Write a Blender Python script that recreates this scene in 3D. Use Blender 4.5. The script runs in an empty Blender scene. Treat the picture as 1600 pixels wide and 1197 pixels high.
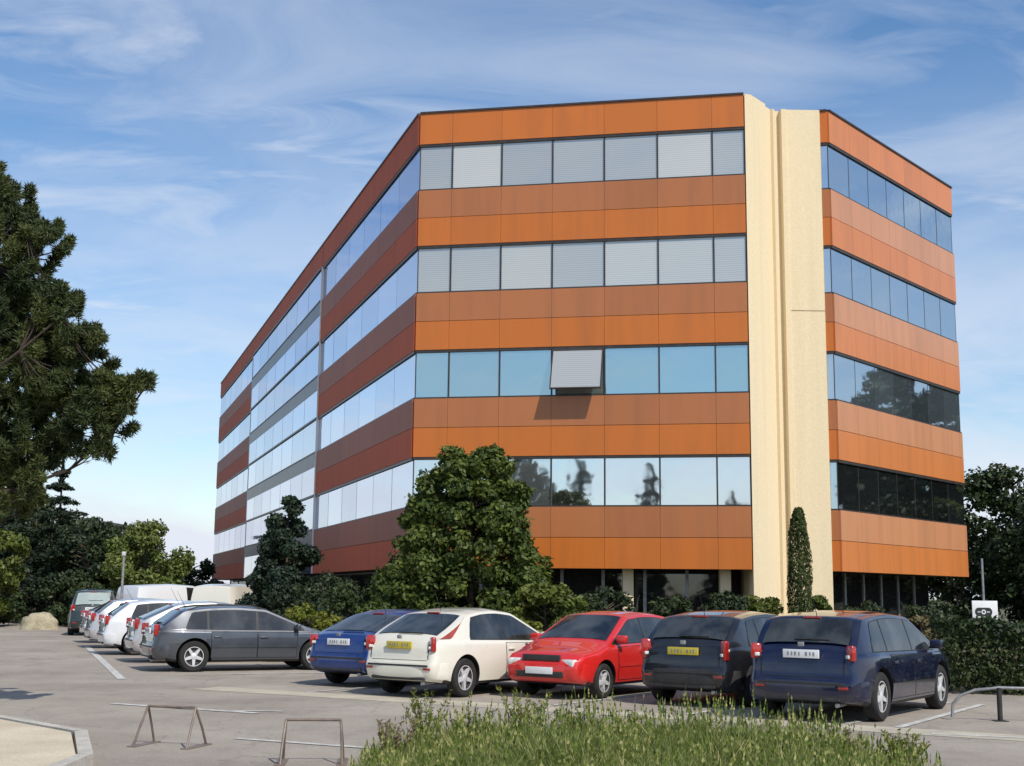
import bpy, bmesh, math, random
import numpy as np
from mathutils import Vector, Matrix
R = math.radians
S = bpy.context.scene
COL = S.collection
rng = np.random.default_rng(7)
random.seed(7)

# ------------------------------------------------------------------ materials
def newmat(name):
    m = bpy.data.materials.new(name); m.use_nodes = True
    nt = m.node_tree; b = nt.nodes['Principled BSDF']
    return m, nt, b
def N(nt, t, **kw):
    n = nt.nodes.new(t)
    for k, v in kw.items():
        if k in n.inputs: n.inputs[k].default_value = v
        else: setattr(n, k, v)
    return n
def rgba(c): return (c[0], c[1], c[2], 1)
def mixc(nt, fac, a, b):
    """colour mix; a, b sockets or tuples; returns the output socket"""
    n = nt.nodes.new('ShaderNodeMix'); n.data_type = 'RGBA'
    for i, v in ((0, fac), (6, a), (7, b)):
        if hasattr(v, 'links'): nt.links.new(v, n.inputs[i])
        elif i == 0: n.inputs[0].default_value = v
        else: n.inputs[i].default_value = rgba(v)
    return n.outputs[2]
def noise(nt, scale, detail=4, rough=.55, vec=None, coord='Object', stretch=None, dist=0):
    tc = N(nt, 'ShaderNodeTexCoord'); out = tc.outputs[coord]
    if vec is not None: out = vec
    if stretch:
        mp = N(nt, 'ShaderNodeMapping'); mp.inputs['Scale'].default_value = stretch
        nt.links.new(out, mp.inputs[0]); out = mp.outputs[0]
    n = N(nt, 'ShaderNodeTexNoise', Scale=scale, Detail=detail, Roughness=rough, Distortion=dist)
    nt.links.new(out, n.inputs['Vector'])
    return n.outputs['Fac']
def ramp(nt, fac, p0, p1, c0=0., c1=1.):
    r = nt.nodes.new('ShaderNodeMapRange'); r.inputs[1].default_value = p0; r.inputs[2].default_value = p1
    r.inputs[3].default_value = c0; r.inputs[4].default_value = c1
    nt.links.new(fac, r.inputs[0]); return r.outputs[0]
def bump(nt, b, h, strength=.3, dist=.02):
    n = N(nt, 'ShaderNodeBump', Strength=strength, Distance=dist)
    nt.links.new(h, n.inputs['Height']); nt.links.new(n.outputs[0], b.inputs['Normal'])
def mottled(name, c0, c1, scale=3., rough=.8, metal=0., coat=0., bmp=0., p=(.35, .65), fine=None, stretch=None):
    m, nt, b = newmat(name)
    f = ramp(nt, noise(nt, scale, stretch=stretch), p[0], p[1])
    c = mixc(nt, f, c0, c1)
    if fine:
        f2 = ramp(nt, noise(nt, fine[0], 2), .35, .65, 1 - fine[1], 1 + fine[1])
        v = N(nt, 'ShaderNodeVectorMath', operation='SCALE')
        nt.links.new(c, v.inputs[0]); nt.links.new(f2, v.inputs['Scale']); c = v.outputs[0]
    nt.links.new(c, b.inputs['Base Color'])
    b.inputs['Roughness'].default_value = rough; b.inputs['Metallic'].default_value = metal
    b.inputs['Coat Weight'].default_value = coat; b.inputs['Coat Roughness'].default_value = .04
    if bmp: bump(nt, b, noise(nt, fine[0] if fine else scale * 6, 3), bmp)
    return m
def car_paint(name, c, metal=0., rough=.35):
    m, nt, b = newmat(name)
    dust = ramp(nt, noise(nt, 2.5, 5), .45, .8, 0, .05)
    nt.links.new(mixc(nt, dust, c, (.3, .28, .25)), b.inputs['Base Color'])
    b.inputs['Metallic'].default_value = metal; b.inputs['Roughness'].default_value = rough
    nt.links.new(ramp(nt, noise(nt, 4, 4), .3, .7, rough - .06, rough + .12), b.inputs['Roughness'])
    b.inputs['Coat Weight'].default_value = 1.; b.inputs['Coat Roughness'].default_value = .02
    return m
def leafmat(name, c0, c1, trans=.25, scale=1.2):
    m, nt, b = newmat(name)
    g = N(nt, 'ShaderNodeNewGeometry')
    f = ramp(nt, noise(nt, scale, 3), .35, .65)
    c = mixc(nt, f, c0, c1)
    k = ramp(nt, g.outputs['Random Per Island'], 0, 1, .55, 1.5)
    v = N(nt, 'ShaderNodeVectorMath', operation='SCALE'); nt.links.new(c, v.inputs[0]); nt.links.new(k, v.inputs['Scale'])
    nt.links.new(v.outputs[0], b.inputs['Base Color']); b.inputs['Roughness'].default_value = .55
    b.inputs['Specular IOR Level'].default_value = .3
    t = N(nt, 'ShaderNodeBsdfTranslucent'); nt.links.new(v.outputs[0], t.inputs[0])
    mx = N(nt, 'ShaderNodeMixShader'); mx.inputs[0].default_value = trans
    out = nt.nodes['Material Output']
    nt.links.new(b.outputs[0], mx.inputs[1]); nt.links.new(t.outputs[0], mx.inputs[2]); nt.links.new(mx.outputs[0], out.inputs[0])
    return m

def glassmat(name, tint, blind, bfac, rough=.03, wob=.02, refl=.75):
    """coated office glazing: mirror-like coat over pale blinds"""
    m, nt, b = newmat(name)
    tc = N(nt, 'ShaderNodeTexCoord')
    w = N(nt, 'ShaderNodeTexWave', Scale=4.6, Distortion=.6); w.bands_direction = 'Z'
    nt.links.new(tc.outputs['Object'], w.inputs['Vector'])
    # a different tone per pane (Random Per Island) as blinds hang at different angles
    g = N(nt, 'ShaderNodeNewGeometry')
    oi = N(nt, 'ShaderNodeObjectInfo')
    rnd = N(nt, 'ShaderNodeMath', operation='FRACT'); ad = N(nt, 'ShaderNodeMath', operation='ADD')
    nt.links.new(g.outputs['Random Per Island'], ad.inputs[0]); nt.links.new(oi.outputs['Random'], ad.inputs[1]); nt.links.new(ad.outputs[0], rnd.inputs[0])
    k = ramp(nt, rnd.outputs[0], 0, 1, .72, 1.12)
    base = mixc(nt, ramp(nt, w.outputs['Fac'], .2, .8, 0, 1), blind, tuple(x * .84 for x in blind))
    v = N(nt, 'ShaderNodeVectorMath', operation='SCALE'); nt.links.new(base, v.inputs[0]); nt.links.new(k, v.inputs['Scale'])
    d = N(nt, 'ShaderNodeBsdfDiffuse'); nt.links.new(v.outputs[0], d.inputs[0])
    b.inputs['Base Color'].default_value = rgba(tint); b.inputs['Metallic'].default_value = 1.; b.inputs['Roughness'].default_value = rough
    bump(nt, b, noise(nt, .9, 2), .25, wob)
    mx = N(nt, 'ShaderNodeMixShader')
    fr = ramp(nt, rnd.outputs[0], 0, 1, bfac - .08, bfac + .08)
    nt.links.new(fr, mx.inputs[0]); nt.links.new(b.outputs[0], mx.inputs[1]); nt.links.new(d.outputs[0], mx.inputs[2])
    nt.links.new(mx.outputs[0], nt.nodes['Material Output'].inputs[0])
    return m

def enamel(name, c, rough=.3, var=.12):
    m, nt, b = newmat(name)
    tc = N(nt, 'ShaderNodeTexCoord')
    g = N(nt, 'ShaderNodeNewGeometry')
    k = ramp(nt, g.outputs['Random Per Island'], 0, 1, 1 - var, 1 + var)
    streak = ramp(nt, noise(nt, 2.2, 4, stretch=(1, 1, .12)), .45, .8, 0, .45)
    cc = mixc(nt, streak, c, tuple(x * .55 + .02 for x in c))
    v = N(nt, 'ShaderNodeVectorMath', operation='SCALE'); nt.links.new(cc, v.inputs[0]); nt.links.new(k, v.inputs['Scale'])
    nt.links.new(v.outputs[0], b.inputs['Base Color']); b.inputs['Roughness'].default_value = rough
    bump(nt, b, noise(nt, 1.3, 2), .15, .02)
    return m

M = {}
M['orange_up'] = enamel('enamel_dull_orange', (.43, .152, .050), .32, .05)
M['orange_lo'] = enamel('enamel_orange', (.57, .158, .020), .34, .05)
M['orangeR_up'] = enamel('enamel_dull_sheen', (.58, .26, .125), .3, .05)  # right wing copies of the orange, sheen put into their colour
M['orangeR_lo'] = enamel('enamel_orange_sheen', (.64, .215, .06), .3, .05)
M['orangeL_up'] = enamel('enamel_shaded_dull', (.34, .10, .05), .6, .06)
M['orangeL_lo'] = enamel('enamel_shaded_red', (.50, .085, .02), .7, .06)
M['dark_frame'] = mottled('bronze_frame', (.03, .025, .022), (.05, .04, .035), 4, .4)
M['core'] = mottled('dark_core', (.03, .025, .025), (.045, .04, .04), 2, .8)
M['grey_panel'] = mottled('bronze_glass_panel', (.055, .05, .05), (.09, .08, .08), 1, .35)
M['roof_grey'] = mottled('roof_sheet', (.08, .08, .085), (.13, .13, .13), 1, .6)
M['white_panel'] = mottled('white_panel', (.86, .80, .76), (.9, .85, .8), 2, .5)
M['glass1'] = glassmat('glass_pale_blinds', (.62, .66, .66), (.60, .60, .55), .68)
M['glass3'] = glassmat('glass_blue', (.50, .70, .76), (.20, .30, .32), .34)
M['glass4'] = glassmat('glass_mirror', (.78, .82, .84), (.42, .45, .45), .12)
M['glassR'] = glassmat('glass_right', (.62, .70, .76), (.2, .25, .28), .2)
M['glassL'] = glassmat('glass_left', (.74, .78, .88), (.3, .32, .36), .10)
M['glassL1'] = glassmat('glass_left_top', (.40, .48, .66), (.2, .24, .3), .08)  # upper left rows: bluer mirrored sky put into the glass tint
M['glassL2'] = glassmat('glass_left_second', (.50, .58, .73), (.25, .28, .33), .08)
M['glassR4'] = glassmat('glass_right_lowest', (.34, .38, .40), (.03, .035, .035), .3)  # dark mirrored trees put into the tint and blind colour
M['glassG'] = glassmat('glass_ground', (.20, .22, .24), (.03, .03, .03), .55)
M['roofing'] = mottled('roof_gravel', (.2, .19, .18), (.28, .27, .25), 3, .9)
def tower_mat():
    m, nt, b = newmat('cream_render')
    s = ramp(nt, noise(nt, 1.5, 5, stretch=(1.5, 1.5, .07)), .45, .85, 0, .3)
    c = mixc(nt, s, (.80, .66, .43), (.56, .44, .28))
    f = ramp(nt, noise(nt, 22, 3), .3, .7, .93, 1.06)
    v = N(nt, 'ShaderNodeVectorMath', operation='SCALE'); nt.links.new(c, v.inputs[0]); nt.links.new(f, v.inputs['Scale'])
    nt.links.new(v.outputs[0], b.inputs['Base Color']); b.inputs['Roughness'].default_value = .85
    bump(nt, b, noise(nt, 60, 3), .25, .01)
    return m
M['cream'] = tower_mat()
M['asphalt'] = None
M['line'] = mottled('road_paint', (.62, .60, .55), (.30, .28, .25), 6, .7, p=(.4, .75))
M['tyre'] = mottled('tyre', (.012, .012, .012), (.025, .024, .022), 8, .85)
M['rim'] = mottled('rim_alloy', (.62, .62, .62), (.75, .75, .75), 6, .4, metal=.35)
M['rim_dark'] = mottled('rim_recess', (.03, .03, .03), (.06, .06, .06), 6, .5)
M['trim'] = mottled('black_plastic', (.018, .018, .018), (.035, .034, .033), 6, .6)
M['liner'] = mottled('arch_liner', (.008, .008, .008), (.012, .012, .012), 6, .9)
def carglass():
    m, nt, b = newmat('car_glass')
    c = mixc(nt, ramp(nt, noise(nt, 2.2, 3), .4, .65), (.012, .014, .015), (.05, .055, .055))
    nt.links.new(c, b.inputs['Base Color']); b.inputs['Roughness'].default_value = .04; b.inputs['IOR'].default_value = 1.7
    return m
M['cglass'] = carglass()
M['pglass'] = mottled('pale_reflecting_glass', (.30, .36, .34), (.42, .48, .46), 1.5, .12)  # pale reflection put into the base colour
M['red_lens'] = mottled('red_lens', (.45, .015, .01), (.3, .01, .008), 12, .15, coat=1)
M['clear_lens'] = mottled('clear_lens', (.5, .5, .48), (.75, .75, .72), 14, .1, coat=1)
M['amber_red'] = mottled('orange_red_lens', (.42, .06, .015), (.30, .035, .01), 5, .15, coat=1)
M['amber'] = mottled('amber_lens', (.6, .2, .02), (.5, .15, .01), 12, .15, coat=1)
M['plate_white'] = mottled('plate_white', (.75, .77, .78), (.7, .7, .7), 9, .4)
M['plate_yellow'] = mottled('plate_yellow', (.55, .45, .05), (.5, .4, .04), 9, .4)
M['ink'] = mottled('plate_ink', (.02, .02, .02), (.03, .03, .03), 9, .5)
M['faded'] = mottled('faded_ink', (.16, .16, .15), (.3, .3, .28), 30, .5)
M['bark'] = mottled('bark', (.06, .045, .032), (.14, .105, .075), 6, .9, bmp=.5, fine=(30, .3), stretch=(1, 1, .25))
M['pale_bark'] = mottled('pale_bark', (.15, .12, .09), (.25, .2, .15), 6, .9, fine=(30, .3))
M['steel'] = mottled('galvanised_steel', (.25, .25, .25), (.4, .4, .4), 8, .5, metal=.5)
M['brown_steel'] = mottled('brown_painted_steel', (.13, .10, .08), (.22, .17, .13), 8, .5)
M['stone'] = mottled('pale_rock', (.42, .37, .25), (.30, .26, .17), 2.5, .9, bmp=.6, fine=(14, .2))

# ------------------------------------------------------------------ object helpers
def tag(o, label=None, cat=None, group=None, kind=None):
    if label: o['label'] = label
    if cat: o['category'] = cat
    if group: o['group'] = group
    if kind: o['kind'] = kind
    return o
def empty(name, loc=(0, 0, 0), rz=0):
    o = bpy.data.objects.new(name, None); COL.objects.link(o)
    o.location = loc; o.rotation_euler = (0, 0, rz); o.empty_display_size = .2
    return o
def mesh_obj(name, verts, faces, mats, parent=None, midx=None, smooth=None):
    me = bpy.data.meshes.new(name); me.from_pydata([tuple(v) for v in verts], [], faces)
    for m in (mats if isinstance(mats, (list, tuple)) else [mats]): me.materials.append(m)
    if midx is not None: me.polygons.foreach_set('material_index', midx)
    me.update()
    if smooth is not None:
        me.polygons.foreach_set('use_smooth', [True] * len(me.polygons)); me.set_sharp_from_angle(angle=R(smooth))
    o = bpy.data.objects.new(name, me); COL.objects.link(o)
    if parent: o.parent = parent
    return o
class MB:
    """collects boxes, tubes and lathes into one mesh"""
    def __init__(s): s.v = []; s.f = []; s.m = []
    def add(s, v, f, m=0):
        b = len(s.v); s.v += [tuple(x) for x in v]; s.f += [tuple(i + b for i in q) for q in f]; s.m += [m] * len(f)
    def box(s, a, b, m=0, T=None):
        x0, y0, z0 = a; x1, y1, z1 = b
        v = [Vector(p) for p in ((x0, y0, z0), (x1, y0, z0), (x1, y1, z0), (x0, y1, z0), (x0, y0, z1), (x1, y0, z1), (x1, y1, z1), (x0, y1, z1))]
        if T: v = [T @ p for p in v]
        s.add(v, [(0, 3, 2, 1), (4, 5, 6, 7), (0, 1, 5, 4), (1, 2, 6, 5), (2, 3, 7, 6), (3, 0, 4, 7)], m)
    def tube(s, pts, rad, n=8, m=0, cap=True):
        pts = [Vector(p) for p in pts]; k = len(pts)
        rad = [float(r) for r in rad] if isinstance(rad, (list, tuple)) else [float(rad)] * k
        b = len(s.v); up = Vector((0, 0, 1))
        for i, p in enumerate(pts):
            d = (pts[min(i + 1, k - 1)] - pts[max(i - 1, 0)]).normalized()
            if abs(d.dot(up)) > .95: up = Vector((1, 0, 0))
            a = d.cross(up).normalized(); c = d.cross(a).normalized()
            for j in range(n):
                t = 2 * math.pi * j / n; s.v.append(tuple(p + rad[i] * (a * math.cos(t) + c * math.sin(t))))
        for i in range(k - 1):
            for j in range(n):
                s.f.append((b + i * n + j, b + i * n + (j + 1) % n, b + (i + 1) * n + (j + 1) % n, b + (i + 1) * n + j)); s.m.append(m)
        if cap:
            s.f.append(tuple(b + j for j in range(n))); s.m.append(m)
            s.f.append(tuple(b + (k - 1) * n + j for j in reversed(range(n)))); s.m.append(m)
    def lathe(s, prof, n, T, m=0):
        """prof: (r, h) about local y axis"""
        b = len(s.v); k = len(prof)
        for r, h in prof:
            for j in range(n):
                t = 2 * math.pi * j / n; s.v.append(tuple(T @ Vector((r * math.cos(t), h, r * math.sin(t)))))
        for i in range(k - 1):
            for j in range(n):
                s.f.append((b + i * n + j, b + (i + 1) * n + j, b + (i + 1) * n + (j + 1) % n, b + i * n + (j + 1) % n)); s.m.append(m)
    def build(s, name, mats, parent=None, smooth=None):
        return mesh_obj(name, s.v, s.f, mats, parent, s.m, smooth)
def bevel(o, w=.01, seg=2):
    bm = bmesh.new(); bm.from_mesh(o.data)
    bmesh.ops.bevel(bm, geom=list(bm.edges), offset=w, segments=seg, affect='EDGES', profile=.5)
    bm.to_mesh(o.data); bm.free()
    o.data.polygons.foreach_set('use_smooth', [True] * len(o.data.polygons)); o.data.set_sharp_from_angle(angle=R(40))
    return o
def az(a): return Vector((math.sin(R(a)), math.cos(R(a)), 0))

# ------------------------------------------------------------------ camera, light, sky
pitch = math.atan(330 / 2030)
Fv = Vector((0, math.cos(pitch), math.sin(pitch))); Rv = Vector((1, 0, 0)); Uv = Rv.cross(Fv)
ro = R(.6); R2 = Rv * math.cos(ro) + Uv * math.sin(ro); U2 = Uv * math.cos(ro) - Rv * math.sin(ro)
cam = bpy.data.cameras.new('camera'); co = bpy.data.objects.new('camera', cam); COL.objects.link(co)
rot = Matrix((R2, U2, -Fv)).transposed()
co.matrix_world = Matrix.Translation((0, 0, 1.68)) @ rot.to_4x4()
cam.sensor_width = 36; cam.lens = 36 * 2030 / 1600; cam.clip_end = 5000; cam.clip_start = .1
S.camera = co

SUN_AZ, SUN_EL = 146, 47
sl = bpy.data.lights.new('sun', 'SUN'); so = bpy.data.objects.new('sun', sl); COL.objects.link(so)
sl.energy = 3.9; sl.angle = R(.5); sl.color = (1, .94, .85)
sd = Vector((math.sin(R(SUN_AZ)) * math.cos(R(SUN_EL)), math.cos(R(SUN_AZ)) * math.cos(R(SUN_EL)), math.sin(R(SUN_EL))))
so.rotation_euler = sd.to_track_quat('Z', 'Y').to_euler(); so.location = (20, -30, 40)

W = bpy.data.worlds.new('World'); S.world = W; W.use_nodes = True
nt = W.node_tree; bg = nt.nodes['Background']
sky = N(nt, 'ShaderNodeTexSky'); sky.sky_type = 'NISHITA'; sky.sun_disc = False
sky.sun_elevation = R(SUN_EL); sky.sun_rotation = R(SUN_AZ); sky.altitude = 200; sky.air_density = 1.; sky.dust_density = .6; sky.ozone_density = 1.6
tc = N(nt, 'ShaderNodeTexCoord'); sp = N(nt, 'ShaderNodeSeparateXYZ'); nt.links.new(tc.outputs['Generated'], sp.inputs[0])
zc = N(nt, 'ShaderNodeMath', operation='MAXIMUM'); nt.links.new(sp.outputs[2], zc.inputs[0]); zc.inputs[1].default_value = 0
za = N(nt, 'ShaderNodeMath', operation='ADD'); nt.links.new(zc.outputs[0], za.inputs[0]); za.inputs[1].default_value = .16
dv = N(nt, 'ShaderNodeVectorMath', operation='DIVIDE'); cz = N(nt, 'ShaderNodeCombineXYZ')
for i in range(3): nt.links.new(za.outputs[0], cz.inputs[i])
nt.links.new(tc.outputs['Generated'], dv.inputs[0]); nt.links.new(cz.outputs[0], dv.inputs[1])
def cloudnoise(rotz, scale, stretch, detail, dist, lo, hi, off=(0, 0, 0), pw=None):
    mp = N(nt, 'ShaderNodeMapping'); mp.inputs['Rotation'].default_value = (0, 0, R(rotz)); mp.inputs['Scale'].default_value = stretch; mp.inputs['Location'].default_value = off
    nt.links.new(dv.outputs[0], mp.inputs[0])
    n = N(nt, 'ShaderNodeTexNoise', Scale=scale, Detail=detail, Roughness=.58, Distortion=dist); nt.links.new(mp.outputs[0], n.inputs['Vector'])
    return ramp(nt, n.outputs['Fac'], lo, hi)
c1 = cloudnoise(25, 1.1, (1, 2.3, 1), 8, .9, .42, .78, (3.1, .4, 0))
c2 = cloudnoise(-35, 2.2, (1, 2.4, 1), 7, 1.0, .44, .8, (1.7, 5.2, 0))
mx = N(nt, 'ShaderNodeMath', operation='MAXIMUM'); nt.links.new(c1, mx.inputs[0]); nt.links.new(c2, mx.inputs[1])
low = ramp(nt, sp.outputs[2], .04, .42, 1, 0)     # haze thickens towards the horizon
m1 = N(nt, 'ShaderNodeMath', operation='MULTIPLY'); nt.links.new(mx.outputs[0], m1.inputs[0])
nt.links.new(ramp(nt, sp.outputs[2], .05, .6, .85, .55), m1.inputs[1])
m2 = N(nt, 'ShaderNodeMath', operation='MULTIPLY'); nt.links.new(low, m2.inputs[0]); m2.inputs[1].default_value = .88
mp3 = N(nt, 'ShaderNodeMapping'); mp3.inputs['Scale'].default_value = (1, 1, 3.2); nt.links.new(tc.outputs['Generated'], mp3.inputs[0])
n3 = N(nt, 'ShaderNodeTexNoise', Scale=3.2, Detail=7, Roughness=.55, Distortion=.5); nt.links.new(mp3.outputs[0], n3.inputs['Vector'])
c3 = ramp(nt, n3.outputs['Fac'], .38, .60, .30, 1.12)
m4 = N(nt, 'ShaderNodeMath', operation='MULTIPLY'); nt.links.new(m2.outputs[0], m4.inputs[0]); nt.links.new(c3, m4.inputs[1])
m3 = N(nt, 'ShaderNodeMath', operation='MAXIMUM'); nt.links.new(m1.outputs[0], m3.inputs[0]); nt.links.new(m4.outputs[0], m3.inputs[1])
hs = N(nt, 'ShaderNodeHueSaturation', Saturation=1.25, Value=1.5); nt.links.new(sky.outputs[0], hs.inputs['Color'])
skymix = mixc(nt, m3.outputs[0], hs.outputs[0], (7.8, 8.3, 9.3))
nt.links.new(skymix, bg.inputs[0]); bg.inputs[1].default_value = .1

S.view_settings.view_transform = 'Standard'; S.view_settings.look = 'None'; S.view_settings.exposure = 0
S.render.engine = 'CYCLES'; S.cycles.max_bounces = 6; S.cycles.use_denoising = True

# ------------------------------------------------------------------ ground
def asphalt():
    m, nt, b = newmat('asphalt')
    f = ramp(nt, noise(nt, .35, 5, .6), .35, .68)
    c = mixc(nt, f, (.28, .24, .195), (.40, .35, .285))
    c = mixc(nt, ramp(nt, noise(nt, 2.2, 4, .7, stretch=(1, .35, 1)), .5, .72, 0, .35), c, (.17, .155, .14))
    f2 = ramp(nt, noise(nt, 90, 2), .3, .7, .72, 1.28)
    v = N(nt, 'ShaderNodeVectorMath', operation='SCALE'); nt.links.new(c, v.inputs[0]); nt.links.new(f2, v.inputs['Scale'])
    st = ramp(nt, noise(nt, .9, 7, .75, dist=.6), .60, .70, 0, .55)
    c = mixc(nt, st, v.outputs[0], (.12, .11, .10))
    # hairline cracks
    tc = N(nt, 'ShaderNodeTexCoord'); vo = N(nt, 'ShaderNodeTexVoronoi', Scale=.42); vo.feature = 'DISTANCE_TO_EDGE'
    wn = N(nt, 'ShaderNodeTexNoise', Scale=1.3, Detail=6); mxv = N(nt, 'ShaderNodeVectorMath', operation='ADD')
    nt.links.new(tc.outputs['Object'], wn.inputs['Vector']); nt.links.new(tc.outputs['Object'], mxv.inputs[0]); nt.links.new(wn.outputs['Color'], mxv.inputs[1]); nt.links.new(mxv.outputs[0], vo.inputs['Vector'])
    cr = ramp(nt, vo.outputs['Distance'], 0, .010, .3, 0)
    c = mixc(nt, cr, c, (.06, .055, .05))
    nt.links.new(c, b.inputs['Base Color'])
    b.inputs['Roughness'].default_value = .9; bump(nt, b, noise(nt, 120, 2), .5, .012)
    return m
M['asphalt'] = asphalt()
M['soil'] = mottled('grass_earth', (.07, .085, .03), (.14, .12, .06), .6, .95, fine=(25, .3))
M['bedsoil'] = mottled('bed_soil', (.06, .06, .03), (.12, .10, .055), 2, .95, fine=(25, .3))
M['paving'] = mottled('pale_paving', (.50, .42, .30), (.62, .53, .38), 1.2, .85, fine=(40, .12))
M['kerb'] = mottled('kerb_concrete', (.42, .39, .33), (.55, .51, .43), 3, .85, fine=(30, .15))
M['gutter'] = mottled('pale_concrete', (.40, .355, .27), (.50, .45, .34), 1.5, .9, fine=(50, .15))

def sheet(name, pts, z, mat, kind='structure'):
    return tag(mesh_obj(name, [(x, y, z) for x, y in pts], [tuple(range(len(pts)))], mat), kind=kind)
sheet('ground', [(-1500, -800), (1500, -800), (1500, 2500), (-1500, 2500)], 0, M['soil'])
sheet('car_park', [(-30, -4), (24, -4), (24, 10), (16.5, 15), (9.5, 22.3), (8.9, 25.6), (-1.5, 31.5), (-3.3, 35), (-13, 66), (-22, 95), (-60, 120), (-60, 60), (-34, 20)], .004, M['asphalt'])
def strip(a, b, w, z, mb):
    a = Vector((*a, 0)); b = Vector((*b, 0)); d = (b - a).normalized(); n = Vector((-d.y, d.x, 0)) * w / 2
    mb.add([(a + n + Vector((0, 0, z))), (a - n + Vector((0, 0, z))), (b - n + Vector((0, 0, z))), (b + n + Vector((0, 0, z)))], [(0, 1, 2, 3)])
mb = MB(); strip((7.6, 15.6), (-5.3, 23.3), .75, .008, mb); tag(mb.build('gutter_paving', M['gutter']), kind='structure')
mb = MB()
fw = Vector((.568, .823)); base = Vector((3.55, 18.35)); dd = Vector((-.868, .497))
for k in (-1, 0, 1, 2, 3, 4):
    p = base + dd * (2.3 * k - 1.05) + fw * .15; strip(p, p + fw * 4.7, .1, .012, mb)
strip((-12.71, 39.85), (-7.36, 25.3), .16, .012, mb)
for i in range(6):
    p = Vector((-6.2, 26.2)) + Vector((-.33, .944)) * 3.0 * (i + .2) ; strip(p, p + Vector((.91, .41)) * 4.8, .1, .016, mb)
strip((-5.9, 19.9), (-3.5, 18.6), .16, .012, mb); strip((-3.13, 15.43), (-1.45, 14.6), .12, .012, mb)
strip((5.3, 16.75), (9.5, 15.35), .12, .012, mb); strip((5.1, 17.5), (7.6, 21.4), .12, .014, mb)
strip((-4.2, 18.9), (-3.2, 18.9), .1, .014, mb)
tag(mb.build('road_markings', M['line']), kind='structure')
# foreground pavement with kerb (bottom left)
def slab(name, pts, z0, z1, mat):
    n = len(pts); v = [(x, y, z0) for x, y in pts] + [(x, y, z1) for x, y in pts]
    f = [tuple(range(n, 2 * n))] + [(i, (i + 1) % n, n + (i + 1) % n, n + i) for i in range(n)]
    return tag(mesh_obj(name, v, f, mat), kind='structure')
slab('pavement', [(-16, 9), (-4.05, 9), (-4.12, 12.8), (-4.85, 14.85), (-7.0, 17.1), (-16, 21)], 0, .12, M['paving'])
mb = MB()
kp = [(-3.9, 8.5), (-3.9, 9), (-3.97, 12.85), (-4.7, 14.95), (-6.92, 17.25), (-16, 21.2)]
for (a, b) in zip(kp[:-1], kp[1:]):
    a = Vector((*a, 0)); b = Vector((*b, 0)); d = b - a; L = d.length; d.normalize(); n = Vector((-d.y, d.x, 0)) * .14
    k = max(1, int(L / .9))
    for i in range(k):
        p = a + d * (L * i / k + .006); q = a + d * (L * (i + 1) / k - .006)
        z = Vector((0, 0, .135)); mb.add([p, q, q + n, p + n, p + z, q + z, q + n + z, p + n + z], [(4, 5, 6, 7), (0, 1, 5, 4), (1, 2, 6, 5), (2, 3, 7, 6), (3, 0, 4, 7)])
tag(mb.build('kerb', M['kerb']), kind='structure')
# planted verge in the foreground
VERGE = [(-1.45, 9), (3.0, 9), (3.75, 11.8), (3.9, 12.9), (3.3, 13.7), (1.2, 14.5), (-.6, 14.4), (-1.25, 13.2)]
slab('verge_bed', VERGE, 0, .06, M['bedsoil'])
slab('planting_bed_ground', [(-5.6, 37.2), (-1.2, 32.2), (9.0, 26.3), (13.5, 25.5), (18.5, 46), (10.5, 41), (8.4, 41.3), (7.2, 39.3), (-3.2, 41.2), (-18, 86), (-19, 85)], 0, .10, M['bedsoil'])

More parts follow.
